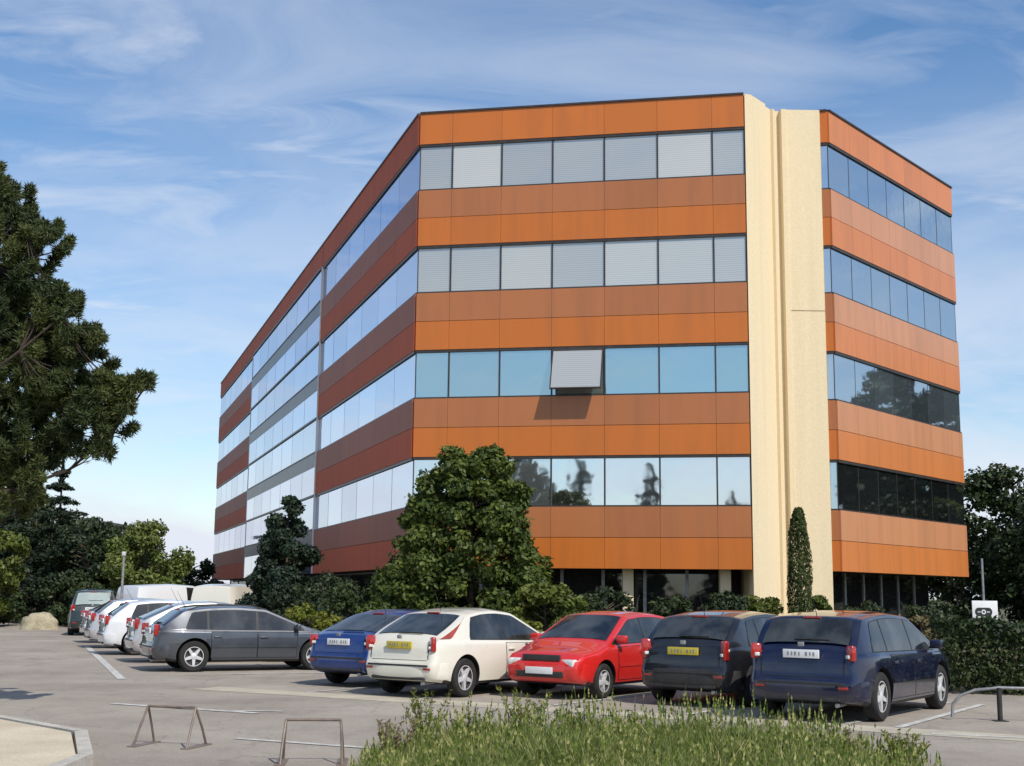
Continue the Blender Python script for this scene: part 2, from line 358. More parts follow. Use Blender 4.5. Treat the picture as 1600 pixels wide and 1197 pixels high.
# ------------------------------------------------------------------ the office building
bld = empty('office_building', (-3.1, 41, 0)); O = Vector((-3.1, 41, 0))
tag(bld, 'five storey office block banded in orange panels and mirror glass with a cream corner shaft', 'building')
FL = az(-18.5); FF = az(101); FR = az(40)
A = O.copy(); Fp = A + FL * 60; Bp = A + FF * 10.5; C0 = Vector((9.90, 40.42, 0)); C1 = Vector((10.163, 40.34, 0)); Dp = C1 + FR * 10.35
PZ, WT0, WB0, ST, OB = 17.3, 16.25, 14.67, 3.44, 2.48
def frame(P, Q, side):
    """local frame of a facade: u along, n outwards"""
    u = (Q - P); L = u.length; u.normalize(); n = Vector((u.y, -u.x, 0)) * side
    return Matrix(((u.x, n.x, 0, P.x - O.x), (u.y, n.y, 0, P.y - O.y), (0, 0, 1, 0), (0, 0, 0, 1))), L
def facade(P, Q, side, cols, glass, u0=0, u1=None, proj=0., kind='orange', merge=1, mull=.05, mp=.02, om=None):
    om = om or [M['orange_up'], M['orange_lo']]
    T, L = frame(P, Q, side); u1 = L if u1 is None else u1
    # spandrels
    zs = [(PZ, WT0)] + [(WB0 - ST * k, WT0 - ST * (k + 1)) for k in range(3)] + [(WB0 - ST * 3, OB)]
    edges = [u0 + (u1 - u0) * c for c in cols]
    for k, (zt, zb) in enumerate(zs):
        mb = MB(); zm = zb + (zt - zb) * .5
        if kind == 'orange' or k == 0:
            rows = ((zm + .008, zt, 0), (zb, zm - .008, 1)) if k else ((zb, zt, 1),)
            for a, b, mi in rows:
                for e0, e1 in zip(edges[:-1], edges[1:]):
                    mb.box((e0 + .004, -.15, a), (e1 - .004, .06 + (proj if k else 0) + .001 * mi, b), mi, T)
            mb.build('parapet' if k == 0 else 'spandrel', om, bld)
        else:
            mb.box((u0, -.15, zm + .3), (u1, .01 + proj, zt), 0, T)
            mb.build('spandrel', [M['grey_panel']], bld)
            mb = MB()
            for e0, e1 in zip(edges[:-1], edges[1:]): mb.box((e0 + .03, -.15, zb + .003), (e1 - .03, .0 + proj, zm + .297), 0, T)
            mb.build('glazing_band', [M['glassL1'] if k < 2 else M['glassL2'] if k < 3 else M['glassL']], bld)
    # windows
    for k in range(4):
        fr = MB()
        zt, zb = WT0 - ST * k, WB0 - ST * k
        gm = glass[k]
        cells = list(zip(edges[:-1], edges[1:]))
        for i in range(0, len(cells), merge):
            g = MB()
            for e0, e1 in cells[i:i + merge]:
                g.box((e0 + mull / 2, -.12, zb + .05), (e1 - mull / 2, proj - .012 + .004 * random.random(), zt - .09), 0, T)
            if g.v: g.build('window', [gm], bld)
        fr.box((u0, -.14, zt - .09), (u1, proj + .045, zt - .002), 0, T)     # frame head, a dark strip that also draws the drip shadow
        fr.box((u0, -.14, zb + .002), (u1, proj + .035, zb + .05), 0, T)      # sill
        for e in edges: 
            a, b = max(e - mull / 2, u0), min(e + mull / 2, u1)
            fr.box((a, -.13, zb + .05), (b, proj + mp, zt - .09), 0, T)
        fr.build('window_frames', [M['dark_frame']], bld)
    # coping on top
    c = MB(); c.box((u0, -.35, PZ), (u1, .1, PZ + .06), 0, T); c.build('coping', [M['dark_frame']], bld)
ecols = [0, .105, .262, .421, .580, .741, .905, 1]
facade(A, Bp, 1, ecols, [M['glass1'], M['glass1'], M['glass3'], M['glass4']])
n8 = [i / 7 for i in range(8)]
OR_ = [M['orangeR_up'], M['orangeR_lo']]; OL_ = [M['orangeL_up'], M['orangeL_lo']]
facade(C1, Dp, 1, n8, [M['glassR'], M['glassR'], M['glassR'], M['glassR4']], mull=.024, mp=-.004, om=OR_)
facade(C0, C1 - Vector((0.004, 0, 0)), 1, [0, 1], [M['glassR']] * 4)
GL = [M['glassL1'], M['glassL2'], M['glassL'], M['glassL']]
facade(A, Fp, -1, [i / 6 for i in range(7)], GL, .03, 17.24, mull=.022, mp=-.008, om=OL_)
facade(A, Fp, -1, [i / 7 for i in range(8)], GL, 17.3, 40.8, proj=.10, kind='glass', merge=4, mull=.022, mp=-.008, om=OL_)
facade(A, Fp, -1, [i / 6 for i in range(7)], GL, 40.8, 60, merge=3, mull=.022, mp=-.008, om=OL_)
# white return walls of the projecting bay
T, L = frame(A, Fp, -1)
for q in (17.245, 40.805):
    mb = MB(); mb.box((q, -.1, OB), (q + .05, .115, WT0 - .005), 0, T); mb.build('bay_return', [M['white_panel']], bld)
# core walls, roof, soffit
def inset_poly(pts, d):
    c = sum(pts, Vector((0, 0, 0))) / len(pts); return [p + (c - p).normalized() * d for p in pts]
E1 = Dp + az(-20) * 12; E2 = Fp + az(71.5) * 15
ring = [A, Bp, Bp + az(40) * 2.2, Vector((9.8, 40.7, 0)), C1, Dp, E1, E2, Fp]
def ring_prism(name, pts, z0, z1, mat, top=True, bot=True):
    n = len(pts); v = [(p.x - O.x, p.y - O.y, z) for z in (z0, z1) for p in pts]
    f = [(i, (i + 1) % n, n + (i + 1) % n, n + i) for i in range(n)]
    if top: f.append(tuple(range(n, 2 * n)))
    if bot: f.append(tuple(reversed(range(n))))
    return mesh_obj(name, v, f, mat, bld)
def offset_in(pts, d):
    out = []; n = len(pts)
    for i in range(n):
        p0, p1, p2 = pts[i - 1], pts[i], pts[(i + 1) % n]
        e0 = (p1 - p0).normalized(); e1 = (p2 - p1).normalized()
        n0 = Vector((-e0.y, e0.x, 0)); n1 = Vector((-e1.y, e1.x, 0))
        b = (n0 + n1).normalized(); out.append(p1 + b * (d / max(.3, b.dot(n0))))
    return out
ring_prism('wall', offset_in(ring, .13), OB + .01, PZ - .5, M['core'])
gr = ring_prism('ground_floor_wall', offset_in(ring, 1.3), 0, OB, M['core'], False, False)
gi = offset_in(ring, 1.2)
for (i, j, nn) in ((0, 1, 7), (4, 5, 6), (8, 0, 24)):
    P, Q = gi[i], gi[j]; g = MB(); f2 = MB()
    Tt, L = frame(P, Q, 1)
    for k in range(nn):
        g.box((L * k / nn + .05, -.05, .25), (L * (k + 1) / nn - .05, .02, 2.35), 0, Tt)
        if nn < 20: f2 = MB(); f2.box((L * k / nn - .05, -.06, 0), (L * k / nn + .05, .06, OB - .01), 0, Tt); f2.build('ground_floor_mullion', [M['steel']], bld)
        elif k % 2 == 0: f2.box((L * k / nn - .05, -.06, 0), (L * k / nn + .05, .06, OB - .01), 0, Tt)
    if nn >= 20: f2.box((0, -.07, OB - .06), (L, .07, OB - .005), 0, Tt); f2.box((0, -.07, .1), (L, .07, .2), 0, Tt)
    if nn >= 20: f2.build('ground_floor_frames', [M['steel']], bld)
    g.build('ground_floor_glazing', [M['glassG']], bld); 
for t in (.08, .36, .64, .92):
    p = A.lerp(Bp, t) + Vector((.12, .6, 0)) - O; mb = MB(); mb.box((p.x - .16, p.y - .16, .05), (p.x + .16, p.y + .16, OB + .005)); mb.build('column', [M['cream']], bld)
# open awning window, third row
T, L = frame(A, Bp, 1)
e0, e1 = L * ecols[3], L * ecols[4]; zt, zb = WT0 - ST * 2, WB0 - ST * 2
H = T @ Matrix.Translation((0, .03, zt - .1)) @ Matrix.Rotation(R(24), 4, 'X')
hh = zt - zb - .16
mb = MB(); mb.box((e0 + .07, -.01, -hh), (e1 - .07, .01, -.05), 0, H); sash = mb.build('open_window', [M['glass1']], bld)  # pale blind tone stands in for bright ground mirrored by the tilted pane
mb = MB()
mb.box((e0 + .03, -.025, -hh - .04), (e0 + .07, .025, 0), 0, H); mb.box((e1 - .07, -.025, -hh - .04), (e1 - .03, .025, 0), 0, H)
mb.box((e0 + .07, -.025, -hh - .04), (e1 - .07, .025, -hh), 0, H); mb.box((e0 + .07, -.025, -.05), (e1 - .07, .025, 0), 0, H)
mb.build('frame', [M['dark_frame']], sash)
# cream shaft in the recessed corner between front and right wings
def xy(x, y): return Vector((x, y, 0))
tp = [Bp + xy(.02, -.06), xy(7.42, 38.98), xy(8.04, 39.77), xy(7.97, 39.83), xy(8.28, 40.23), xy(8.36, 40.17), xy(8.44, 40.28), xy(8.46, 40.38), xy(8.60, 40.38), xy(8.64, 40.20), xy(8.80, 40.20), xy(8.82, 40.25), xy(9.90, 40.26), xy(9.92, 41.6), xy(7.2, 41.4)]
sh = ring_prism('stair_shaft', tp, 0, PZ + .02, M['cream'])
sh.data.materials.append(M['cream'])
mb = MB()
for z in (4.2, 7.6, 11.1, 14.5):
    pass
jb = MB()
for (p, q) in ((tp[11], tp[12]),):
    Tt, L = frame(p, q, 1); jb.box((.0, -.02, 10.63), (L, .004, 10.66), 0, Tt)
jb.build('shaft_joint', [mottled('joint_brown', (.3, .22, .12), (.35, .26, .15), 3)], bld)  # joint line in a browner tone than the cream
# roof plant
mb = MB(); mb.box((4, 8, PZ - .5), (9, 14, PZ - .1)); mb.build('roof_plant', [M['roofing']], bld)

# ------------------------------------------------------------------ cars
def interp(pts, x):
    if x <= pts[0][0]: return pts[0][1]
    for (a, b), (c, d) in zip(pts[:-1], pts[1:]):
        if x <= c: return b + (d - b) * (x - a) / (c - a)
    return pts[-1][1]
def sstep(t): t = max(0., min(1., t)); return t * t * (3 - 2 * t)
class Car:
    def __init__(s, L, Wd, prof, belt, wr, axr, axf, tum=.30, bot=.2, blend=.05):
        s.L, s.W, s.prof, s.belt, s.wr, s.axr, s.axf, s.tum, s.bot, s.blend = L, Wd, prof, belt, wr, axr, axf, tum, bot, blend
    def zt(s, x):
        b = s.blend; return sum(interp(s.prof, x + b * k / 3) for k in range(-3, 4)) / 7
    def w(s, x):
        t = max(0, (abs(x) - (s.L / 2 - .75)) / .75); return s.W / 2 * (1 - .17 * t ** 2.3)
    def zb(s, x): return interp(s.belt, x)
    def wb(s, x): return s.w(x) * .955
    cr = .05
    def yt(s, x):
        z = s.zt(x) - s.cr; b = s.zbe(x); return s.wb(x) - s.tum * max(0, z - b) - .10 * max(0, z - b) ** 2
    def zbe(s, x): return min(s.zb(x), s.zt(x) - s.cr - .02)
    def side(s, x, z):
        """half width of the shell at x and height z"""
        b = s.zbe(x); w = s.w(x)
        if z >= b: return s.wb(x) - s.tum * (z - b) - .10 * (z - b) ** 2
        rows = s.rows(x); 
        return interp([(r[1], r[0]) for r in rows], z)
    def rows(s, x):
        w, b = s.w(x), s.zbe(x); z0 = s.bot + .07 * sstep((abs(x) - s.L / 2 + .6) / .6)
        m = .62
        return [(w * .90, z0), (w * .965, z0 + .05), (w * .985, z0 + .16), (w, .50), (w, .56), (w * 1.0, m), (w * .992, m + (b - m) * .45), (w * .985, m + (b - m) * .8), (w * .972, b - .012), (s.wb(x), b)]
    def top(s, x, y): 
        yt = s.yt(x); t = min(1, abs(y) / yt); return s.zt(x) - s.cr * t ** 4
    def warp(s, x, z):
        e = sstep((abs(x) - (s.L / 2 - .35)) / .35); sg = 1 if x > 0 else -1
        k = interp([(.2, -.05), (.3, .0), (.4, .035), (.54, .035), (.6, .0), (.8, -.02), (1.1, -.05)], z)
        return x + sg * e * k
    def section(s, x, inset=0.):
        pts = list(s.rows(x)); b, ztt, yt = s.zbe(x), s.zt(x), s.yt(x)
        zc = ztt - s.cr
        for t in (.12, .3, .5, .7, .88, 1.):
            z = b + (zc - b) * t; pts.append((s.wb(x) - s.tum * max(0, z - b) - .10 * max(0, z - b) ** 2, z))
        for t in (.96, .88, .72, .5, .25): pts.append((yt * t, ztt - s.cr * t ** 4))
        if inset:
            pts = [(max(y - inset, .02), z - inset * max(-1, min(1, (z - .55) * 4))) for y, z in pts]
        return pts, ztt - (inset if inset else 0)
    def shell(s):
        L = s.L; xs = []
        r = .07
        st = [(-L / 2 + r - r * math.sin(t), r * (1 - math.cos(t)) * 1.0) for t in (R(88), R(65), R(45), R(25), 0)]
        n = 76
        for i in range(1, n): st.append((-L / 2 + r + (L - 2 * r) * i / n, 0))
        st += [(L / 2 - r + r * math.sin(t), r * (1 - math.cos(t))) for t in (0, R(25), R(45), R(65), R(88))]
        v = []; K = None
        for x, ins in st:
            pts, zc = s.section(x, ins)
            ringp = [(-y, z) for y, z in pts] + [(0, zc)] + [(y, z) for y, z in reversed(pts)]
            K = len(ringp)
            v += [(s.warp(x, z), y, z) for y, z in ringp]
        f = []
        for i in range(len(st) - 1):
            for j in range(K - 1): f.append((i * K + j, (i + 1) * K + j, (i + 1) * K + j + 1, i * K + j + 1))
            f.append((i * K + K - 1, (i + 1) * K + K - 1, (i + 1) * K, i * K))
        for base, rev in ((0, False), ((len(st) - 1) * K, True)):
            for j in range(K // 2):
                a, b, c, d = base + j, base + j + 1, base + K - 2 - j, base + K - 1 - j
                q = (a, b, c, d) if b != c else (a, b, d)
                f.append(tuple(reversed(q)) if rev else q)
        return v, f
    def side_patch(s, name, lo, hi, x0, x1, sgn, mat, parent, off=.006, nx=14, nz=5):
        """lattice hugging the flank between curves lo(x) and hi(x)"""
        v = []; f = []
        for i in range(nx + 1):
            x = x0 + (x1 - x0) * i / nx
            for j in range(nz + 1):
                z = lo(x) + (hi(x) - lo(x)) * j / nz; v.append((x, sgn * (s.side(x, z) + off), z))
        for i in range(nx):
            for j in range(nz):
                a = i * (nz + 1) + j; q = (a, a + nz + 1, a + nz + 2, a + 1); f.append(q if sgn < 0 else tuple(reversed(q)))
        return mesh_obj(name, v, f, mat, parent, smooth=50)
    def top_patch(s, name, x0, x1, fr, mat, parent, off=.006, nx=8, ny=12):
        v = []; f = []
        for i in range(nx + 1):
            x = x0 + (x1 - x0) * i / nx; h = 1e-3
            sl = (s.zt(x + .03) - s.zt(x - .03)) / .06; nn = math.hypot(1, sl)
            for j in range(ny + 1):
                k = (fr[0] + (fr[1] - fr[0]) * i / nx) if isinstance(fr, tuple) else fr
                y = s.yt(x) * k * (2 * j / ny - 1); v.append((x - off * sl / nn, y, s.top(x, y) + off / nn))
        for i in range(nx):
            for j in range(ny):
                a = i * (ny + 1) + j; f.append((a, a + ny + 1, a + ny + 2, a + 1))
        return mesh_obj(name, v, f, mat, parent, smooth=60)

def wheel(parent, x, sgn, track, r, dark=False, spokes=5, w=.2):
    """tyre (> rim)"""
    T = Matrix.Translation((x, sgn * track, r)) @ (Matrix.Identity(4) if sgn > 0 else Matrix.Rotation(math.pi, 4, 'Z'))
    mb = MB(); ri = r * .64
    mb.lathe([(ri, -.09), (ri + .02, -.1), (r - .03, -.1), (r - .008, -.08), (r, -.05), (r, .05), (r - .008, .08), (r - .03, .1), (ri + .02, .1), (ri, .085), (ri - .004, -.09)], 36, T)
    t = mb.build('wheel', [M['tyre']], parent, smooth=35)
    mb = MB()
    mb.lathe([(ri - .002, -.09), (ri - .002, .082), (ri - .018, .082), (ri - .03, .03), (ri * .35, .02), (.001, .02)], 30, T, 1)
    for k in range(spokes):
        a = 2 * math.pi * k / spokes + .3
        Q = T @ Matrix.Rotation(a, 4, 'Y')
        p = [(.04, .022, -.042), (ri - .012, .045, -.028), (ri - .012, .045, .028), (.04, .022, .042), (.04, .075, -.036), (ri - .012, .078, -.022), (ri - .012, .078, .022), (.04, .075, .036)]
        mb.add([Q @ Vector(q) for q in p], [(4, 7, 6, 5), (0, 4, 5, 1), (1, 5, 6, 2), (2, 6, 7, 3)], 0)
    mb.lathe([(ri - .002, .06), (ri - .002, .084), (ri - .016, .084), (ri - .022, .055)], 30, T, 0)
    mb.lathe([(.065, .02), (.065, .075), (.045, .086), (.001, .088)], 16, T, 0)
    mb.build('rim', [M['rim_dark'] if dark else M['rim'], M['rim_dark']], t, smooth=35)
    return t

def rbox(name, c, d, mat, parent, bev=.02, rot=None):
    mb = MB(); T = Matrix.Translation(c) @ (rot if rot else Matrix.Identity(4))
    mb.box((-d[0] / 2, -d[1] / 2, -d[2] / 2), (d[0] / 2, d[1] / 2, d[2] / 2), 0, T)
    return bevel(mb.build(name, [mat], parent), bev, 3)

def text_on(name, body, size, mat, parent, loc, rot, ext=.002):
    cu = bpy.data.curves.new(name, 'FONT'); cu.body = body; cu.size = size; cu.align_x = 'CENTER'; cu.align_y = 'CENTER'; cu.extrude = ext
    o = bpy.data.objects.new(name, cu); COL.objects.link(o)
    dg = bpy.context.evaluated_depsgraph_get(); me = bpy.data.meshes.new_from_object(o.evaluated_get(dg))
    COL.objects.unlink(o); bpy.data.objects.remove(o)
    me.materials.clear(); me.materials.append(mat)
    o = bpy.data.objects.new(name, me); COL.objects.link(o); o.parent = parent; o.location = loc; o.rotation_euler = rot
    return o

def make_car(name, label, cat, loc, heading, spec, paint, group, axle='r', doors=5, plate='white', plate_txt=False, bumper=None, lamp_z=None, rear_glass=True, dark_rims=False, roof_rails=False, lamp_h=.24, tall_lamp=False, rear_mat=None, cab_van=False, detail=True):
    c = Car(**spec); rz = R(90 - heading)
    f = Vector((math.cos(rz), math.sin(rz), 0))
    ax = c.axr if axle == 'r' else c.axf
    root = empty(name, Vector((loc[0], loc[1], .004)) - f * ax, rz); tag(root, label, cat, group)
    L, Wd, wr = c.L, c.W, c.wr; track = Wd / 2 - .12
    v, fc = c.shell()
    body = mesh_obj('body', v, fc, [paint, M['liner'], M['trim']], root)
    bm = bmesh.new(); bm.from_mesh(body.data); bmesh.ops.recalc_face_normals(bm, faces=bm.faces); bm.to_mesh(body.data); bm.free()
    # wheel arches
    cut = MB()
    for x in (c.axr, c.axf):
        for sg in (-1, 1):
            T = Matrix.Translation((x, 0, wr + .01))
            y0, y1 = sorted((sg * (Wd / 2 - .30), sg * (Wd / 2 + .2)))
            rr = wr + .055; cut.lathe([(.001, y0), (rr, y0), (rr, y1), (.001, y1)], 40, T, 0)
    co_ = cut.build('cutter', [M['liner']])
    bm = bmesh.new(); bm.from_mesh(co_.data); bmesh.ops.remove_doubles(bm, verts=bm.verts, dist=.004); bmesh.ops.recalc_face_normals(bm, faces=bm.faces); bm.to_mesh(co_.data); bm.free()
    co_.matrix_world = root.matrix_basis
    body.parent = None; co_.matrix_world = Matrix.Identity(4)
    md = body.modifiers.new('cut', 'BOOLEAN'); md.object = co_; md.solver = 'EXACT'; md.operation = 'DIFFERENCE'; md.material_mode = 'TRANSFER'
    dg = bpy.context.evaluated_depsgraph_get(); dg.update()
    me = bpy.data.meshes.new_from_object(body.evaluated_get(dg))
    body.modifiers.clear(); body.data = me; body.parent = root
    bpy.data.objects.remove(co_)
    # black sills: faces low down
    ti = [i for i, m in enumerate(me.materials) if m == M['trim']][0]
    for p in me.polygons:
        if p.center.z < .27 and me.materials[p.material_index] != M['liner']: p.material_index = ti
    me.polygons.foreach_set('use_smooth', [True] * len(me.polygons)); me.set_sharp_from_angle(angle=R(38)); me.update()
    for x in (c.axr, c.axf):
        for sg in (-1, 1): wheel(root, x, sg, track, wr, dark_rims)
    # glazing
    prof = c.prof; xr0, xr1, xf0, xf1 = spec_gl(c)     # rear window (low, high), windscreen (high, low)
    def lo(x): return c.zb(x) + .035
    def hi_(x): return c.zt(x) - c.cr - .05
    if not cab_van:
        rw = c.top_patch('rear_window', xr0 + (xr1 - xr0) * .10, xr1 - (xr1 - xr0) * .08, (.86, .84), rear_mat or M['cglass'], root)
        rbox('wiper', (xr0 + .06, -.1, c.top(xr0 + .06, 0) + .02), (.02, .5, .015), M['trim'], rw, .004)
    ws = c.top_patch('windscreen', xf0 + (xf1 - xf0) * .05, xf1 - (xf1 - xf0) * .08, (.87, .90), M['cglass'], root)
    for sg in (-1, 1):
        # side windows: rear end follows the rear pillar, front end follows the screen pillar
        xb = interp([(0, 0)], 0)
        a0 = xr0 + (xr1 - xr0) * .75 + .14; a1 = xf1 - .12
        top_z = lambda x: min(hi_(x), c.zt((xr1 + xf0) / 2) - c.cr - .05)
        def hi2(x):
            # taper at both ends
            return max(lo(x) + .01, min(top_z(x), lo(x) + (x - a0) * 2.4 + .06, lo(x) + (a1 - x) * 3 + .01))
        splits = [a0, .5 * (c.axr + c.axf) - .18, a1] if doors == 3 else [a0, c.axr + .28, .5 * (c.axr + c.axf) + .02, a1]
        if cab_van: splits = [.5 * (c.axr + c.axf) + .15, a1]
        for i, (p, q) in enumerate(zip(splits[:-1], splits[1:])):
            if q - p < .12: continue
            c.side_patch('side_window', lo, hi2, p + .025, q - .025, sg, M['cglass'], root)
        # dark surround behind the panes
        if not cab_van: c.side_patch('window_surround', lambda x: lo(x) - .012, lambda x: hi2(x) + .012, a0 - .01, a1 + .01, sg, M['trim'], root, off=.003, nx=30)
        # doors
        dx = [(splits[-2], c.axf - wr - .12)] if (doors == 3 or cab_van) else [(splits[-2], c.axf - wr - .10), (c.axr + wr + .02, splits[-2])]
        for p, q in dx:
            sm = c.side_patch('door', lambda x: .29, lambda x: c.zb(x) - .02, p + .012, q - .012, sg, paint, root, off=.007, nx=10, nz=8)
            c.side_patch('door_gap', lambda x: .28, lambda x: c.zb(x) - .012, p, q, sg, M['liner'], sm, off=.0035, nx=10, nz=8)
            hx = p + .14; hz = c.zb(hx) - .12
            rbox('handle', (hx, sg * (c.side(hx, hz) + .022), hz), (.17, .03, .03), paint, sm, .009)
            zz = .56; Tm = None
            c.side_patch('rubbing_strip', lambda x: .50, lambda x: .56, p + .02, q - .02, sg, M['trim'] if bumper else paint, sm, off=.018, nx=6, nz=2)
        # mirror
        mx_ = xf1 - .28 if not cab_van else xf1 - .3; mz = c.zb(mx_) + .09
        my = c.side(mx_, mz)
        mir = rbox('mirror', (mx_, sg * (my + .12), mz + .02), (.10, .19, .13), paint, root, .03)
        rbox('mirror_arm', (mx_, sg * (my + .03), mz - .03), (.05, .1, .03), M['trim'], mir, .008)
        # lamps
        lz = lamp_z or c.zt(-L / 2 + .1) - .2
        wy = c.w(-L / 2 + .05)
        tl = rbox('tail_lamp', (-L / 2 + .055, sg * (wy - .068), lz), (.085, .15, lamp_h), M['red_lens'], root, .028, Matrix.Rotation(R(38 * sg), 4, 'Z'))
        rbox('reversing_lens', (-L / 2 + .018, sg * (wy - .10), lz - lamp_h * .22), (.04, .07, .05), M['clear_lens'], tl, .01, Matrix.Rotation(R(38 * sg), 4, 'Z'))
        if tall_lamp:
            c.side_patch('pillar_lamp', lambda x: max(.95, .95 + (x + L / 2 - .38) * .75), lambda x: max(.955, .956 + (x + L / 2 - .38) * .75, c.zt(x) - c.cr - .004), -L / 2 + .10, -L / 2 + .82, sg, M['amber_red'], tl, off=.012, nx=14, nz=4)
        hz = min(c.zt(L / 2 - .05) - .09, .72)
        hl = rbox('headlight', (L / 2 - .10, sg * (c.w(L / 2) - .17), hz), (.22, .32, .13), M['clear_lens'], root, .035, Matrix.Rotation(R(-14 * sg), 4, 'Z'))
        rbox('indicator', (L / 2 - .15, sg * (c.w(L / 2) - .02), hz), (.14, .05, .1), M['amber'], hl, .015)
    # bumpers
    for sg, nm in ((-1, 'rear'), (1, 'front')):
        v = []; fcs = []; ny = 18
        bx = L / 2 - .25
        path = [(sg * bx, -1)] ; P = []
        for k in range(ny + 1):
            t = -1 + 2 * k / ny; 
            y = t * (c.w(L / 2) - .01)
            P.append((sg * (L / 2 + .045 - .10 * abs(t) ** 5), y))
        P = [(sg * (L / 2 - .30), -c.w(bx) - .012), (sg * (L / 2 - .15), -c.w(L / 2 - .15) - .014)] + P + [(sg * (L / 2 - .15), c.w(L / 2 - .15) + .014), (sg * (L / 2 - .30), c.w(bx) + .012)]
        zs = [.30, .33, .40, .52, .56, .57]; off = [-.02, .0, .008, .008, 0, -.03]
        for (x, y) in P:
            for z, o_ in zip(zs, off): 
                r_ = Vector((x, y, 0)).normalized() * o_; v.append((x + r_.x, y + r_.y, z))
        nz = len(zs)
        for i in range(len(P) - 1):
            for j in range(nz - 1):
                q = (i * nz + j, (i + 1) * nz + j, (i + 1) * nz + j + 1, i * nz + j + 1); fcs.append(q if sg > 0 else tuple(reversed(q)))
        mesh_obj('bumper', v, fcs, bumper or paint, root, smooth=50)
    # rear details: tailgate shut lines, bumper insert, brake light, reflectors
    for sg in (-1, 1):
        for z in (.66, .74, .82): 
            rbox('shut_line', (c.warp(-L / 2, z) + .002, sg * .60, z), (.02, .01, .085), M['liner'], root, .002)
        rbox('reflector', (-L / 2 - .035, sg * .60, .47), (.02, .14, .035), M['red_lens'], root, .004)
    rbox('bumper_insert', (-L / 2 - .047, 0, .52), (.022, 1.25, .03), M['trim'], root, .006)
    rbox('bumper_valance', (-L / 2 - .02, 0, .315), (.05, 1.1, .05), M['trim'], root, .012)
    if not cab_van: rbox('brake_light', (xr1 - (xr1 - xr0) * .06, 0, c.zt(xr1 - (xr1 - xr0) * .06) + .012), (.05, .26, .022), M['red_lens'], root, .006)
    rbox('lower_grille', (L / 2 + .03, 0, .40), (.06, .9, .10), M['trim'], root, .01)
    # grille, plates, badge, exhaust
    rbox('grille', (L / 2 - .012, 0, .66), (.05, .72, .10), M['trim'], root, .01)
    pm = M['plate_white'] if plate == 'white' else M['plate_yellow']
    pz = (lamp_z or .85) - .02 if plate_txt != 'low' else .46
    px_ = -L / 2 - (.0 if pz > .6 else .06)
    pl = rbox('number_plate', (px_ - .005, 0, pz), (.03, .52, .115), pm, root, .004)
    fp = rbox('number_plate', (L / 2 + .065, 0, .46), (.02, .52, .11), M['plate_white'], root, .004)
    for pp, xx, rz_ in ((pl, px_ - .022, -90), ):
        # small dark characters; too small to be read in the photograph
        mb = MB()
        for k, wd in enumerate((.03, .022, .034, 0, .02, .034, .026, .03)):
            if wd: mb.box((xx - .001, -.2 + k * .053, pz - .026 + .004 * (k % 2)), (xx + .002, -.2 + k * .053 + wd * .8, pz + .026))
        mb.build('lettering', [M['faded']], pp)
    if not cab_van or True:
        zg = .60; rbox('tailgate_gap', (-L / 2 - .004 + .012, 0, zg), (.02, 1.16, .014), M['liner'], root, .003)
    rbox('badge', (-L / 2 + .0, 0, pz + .13), (.03, .09, .06), M['steel'], root, .01)
    mb = MB(); mb.tube([(-L / 2 - .02, -.5, .24), (-L / 2 + .3, -.5, .25)], .028, 10); mb.build('exhaust', [M['steel']], root)
    if roof_rails:
        for sg in (-1, 1):
            xs = [xr1 + .05 + (xf0 - xr1 - .1) * k / 8 for k in range(9)]
            mb = MB(); mb.tube([(x, sg * (c.yt(x) * .93), c.top(x, c.yt(x) * .93) + (.045 if 0 < k < 8 else .0)) for k, x in enumerate(xs)], .014, 8); mb.build('roof_rail', [M['trim']], root)
    ae = MB(); ae.tube([(xr1 + .15, 0, c.zt(xr1 + .15) - .01), (xr1 - .05, 0, c.zt(xr1 + .15) + .35)], [.006, .003], 6); ae.build('aerial', [M['trim']], root)
    return root
def spec_gl(c):
    """key stations of the profile: the car lists them in order: tail, tail top, rear window low, roof rear, roof front, screen low, bonnet ..."""
    return c.gl
GLX = {}
def spec(L, Wd, H, tail, rwin, roofr, rooff, cowl, nose, belt, wr, axr, axf, hood=.98, mid=None, tum=.30):
    """x positions are measured forward from the tail"""
    h = -L / 2; p = [(h, tail[0]), (h + .06, tail[1]), (h + rwin[0], rwin[1]), (h + roofr, H - .075), (h + roofr + (rooff - roofr) * .3, H - .02), (h + roofr + (rooff - roofr) * .62, H), (h + rooff, H - .045), (h + cowl, hood), (h + L - .55, nose + .08), (h + L - .12, nose), (L / 2, nose - .12)]
    d = dict(L=L, Wd=Wd, prof=p, belt=[(h, belt[0]), (h + L, belt[1])], wr=wr, axr=h + axr, axf=h + axf, tum=tum)
    Car.gl_map[tuple(p)] = (h + rwin[0], h + roofr, h + rooff, h + cowl)
    return d
Car.gl_map = {}
Car.gl = property(lambda s: Car.gl_map[tuple(s.prof)])

P_navy = car_paint('paint_navy', (.005, .009, .04), .3, .22)
P_black = car_paint('paint_black', (.010, .011, .014), .1, .25)
P_red = car_paint('paint_red', (.62, .018, .014), 0, .3)
P_white = car_paint('paint_white', (.74, .71, .60), 0, .3)
P_blue = car_paint('paint_royal_blue', (.009, .040, .19), .3, .28)
P_grey = car_paint('paint_slate', (.075, .082, .095), .45, .32)
P_silver = car_paint('paint_silver', (.55, .54, .54), .4, .3)
P_white2 = car_paint('paint_white_cool', (.72, .73, .74), 0, .3)
P_green = car_paint('paint_dark_green', (.012, .024, .022), .2, .3)
ROW = 'cars parked side by side in front of the building'
hatch = spec(4.2, 1.74, 1.45, (.80, .96), (.12, 1.0), .62, 2.35, 3.15, .78, (.90, .85), .32, .78, 3.38, .97)
mpv = spec(4.2, 1.78, 1.49, (.86, 1.0), (.10, 1.02), .46, 2.35, 3.25, .80, (.92, .87), .335, .76, 3.42, 1.0, tum=.26)
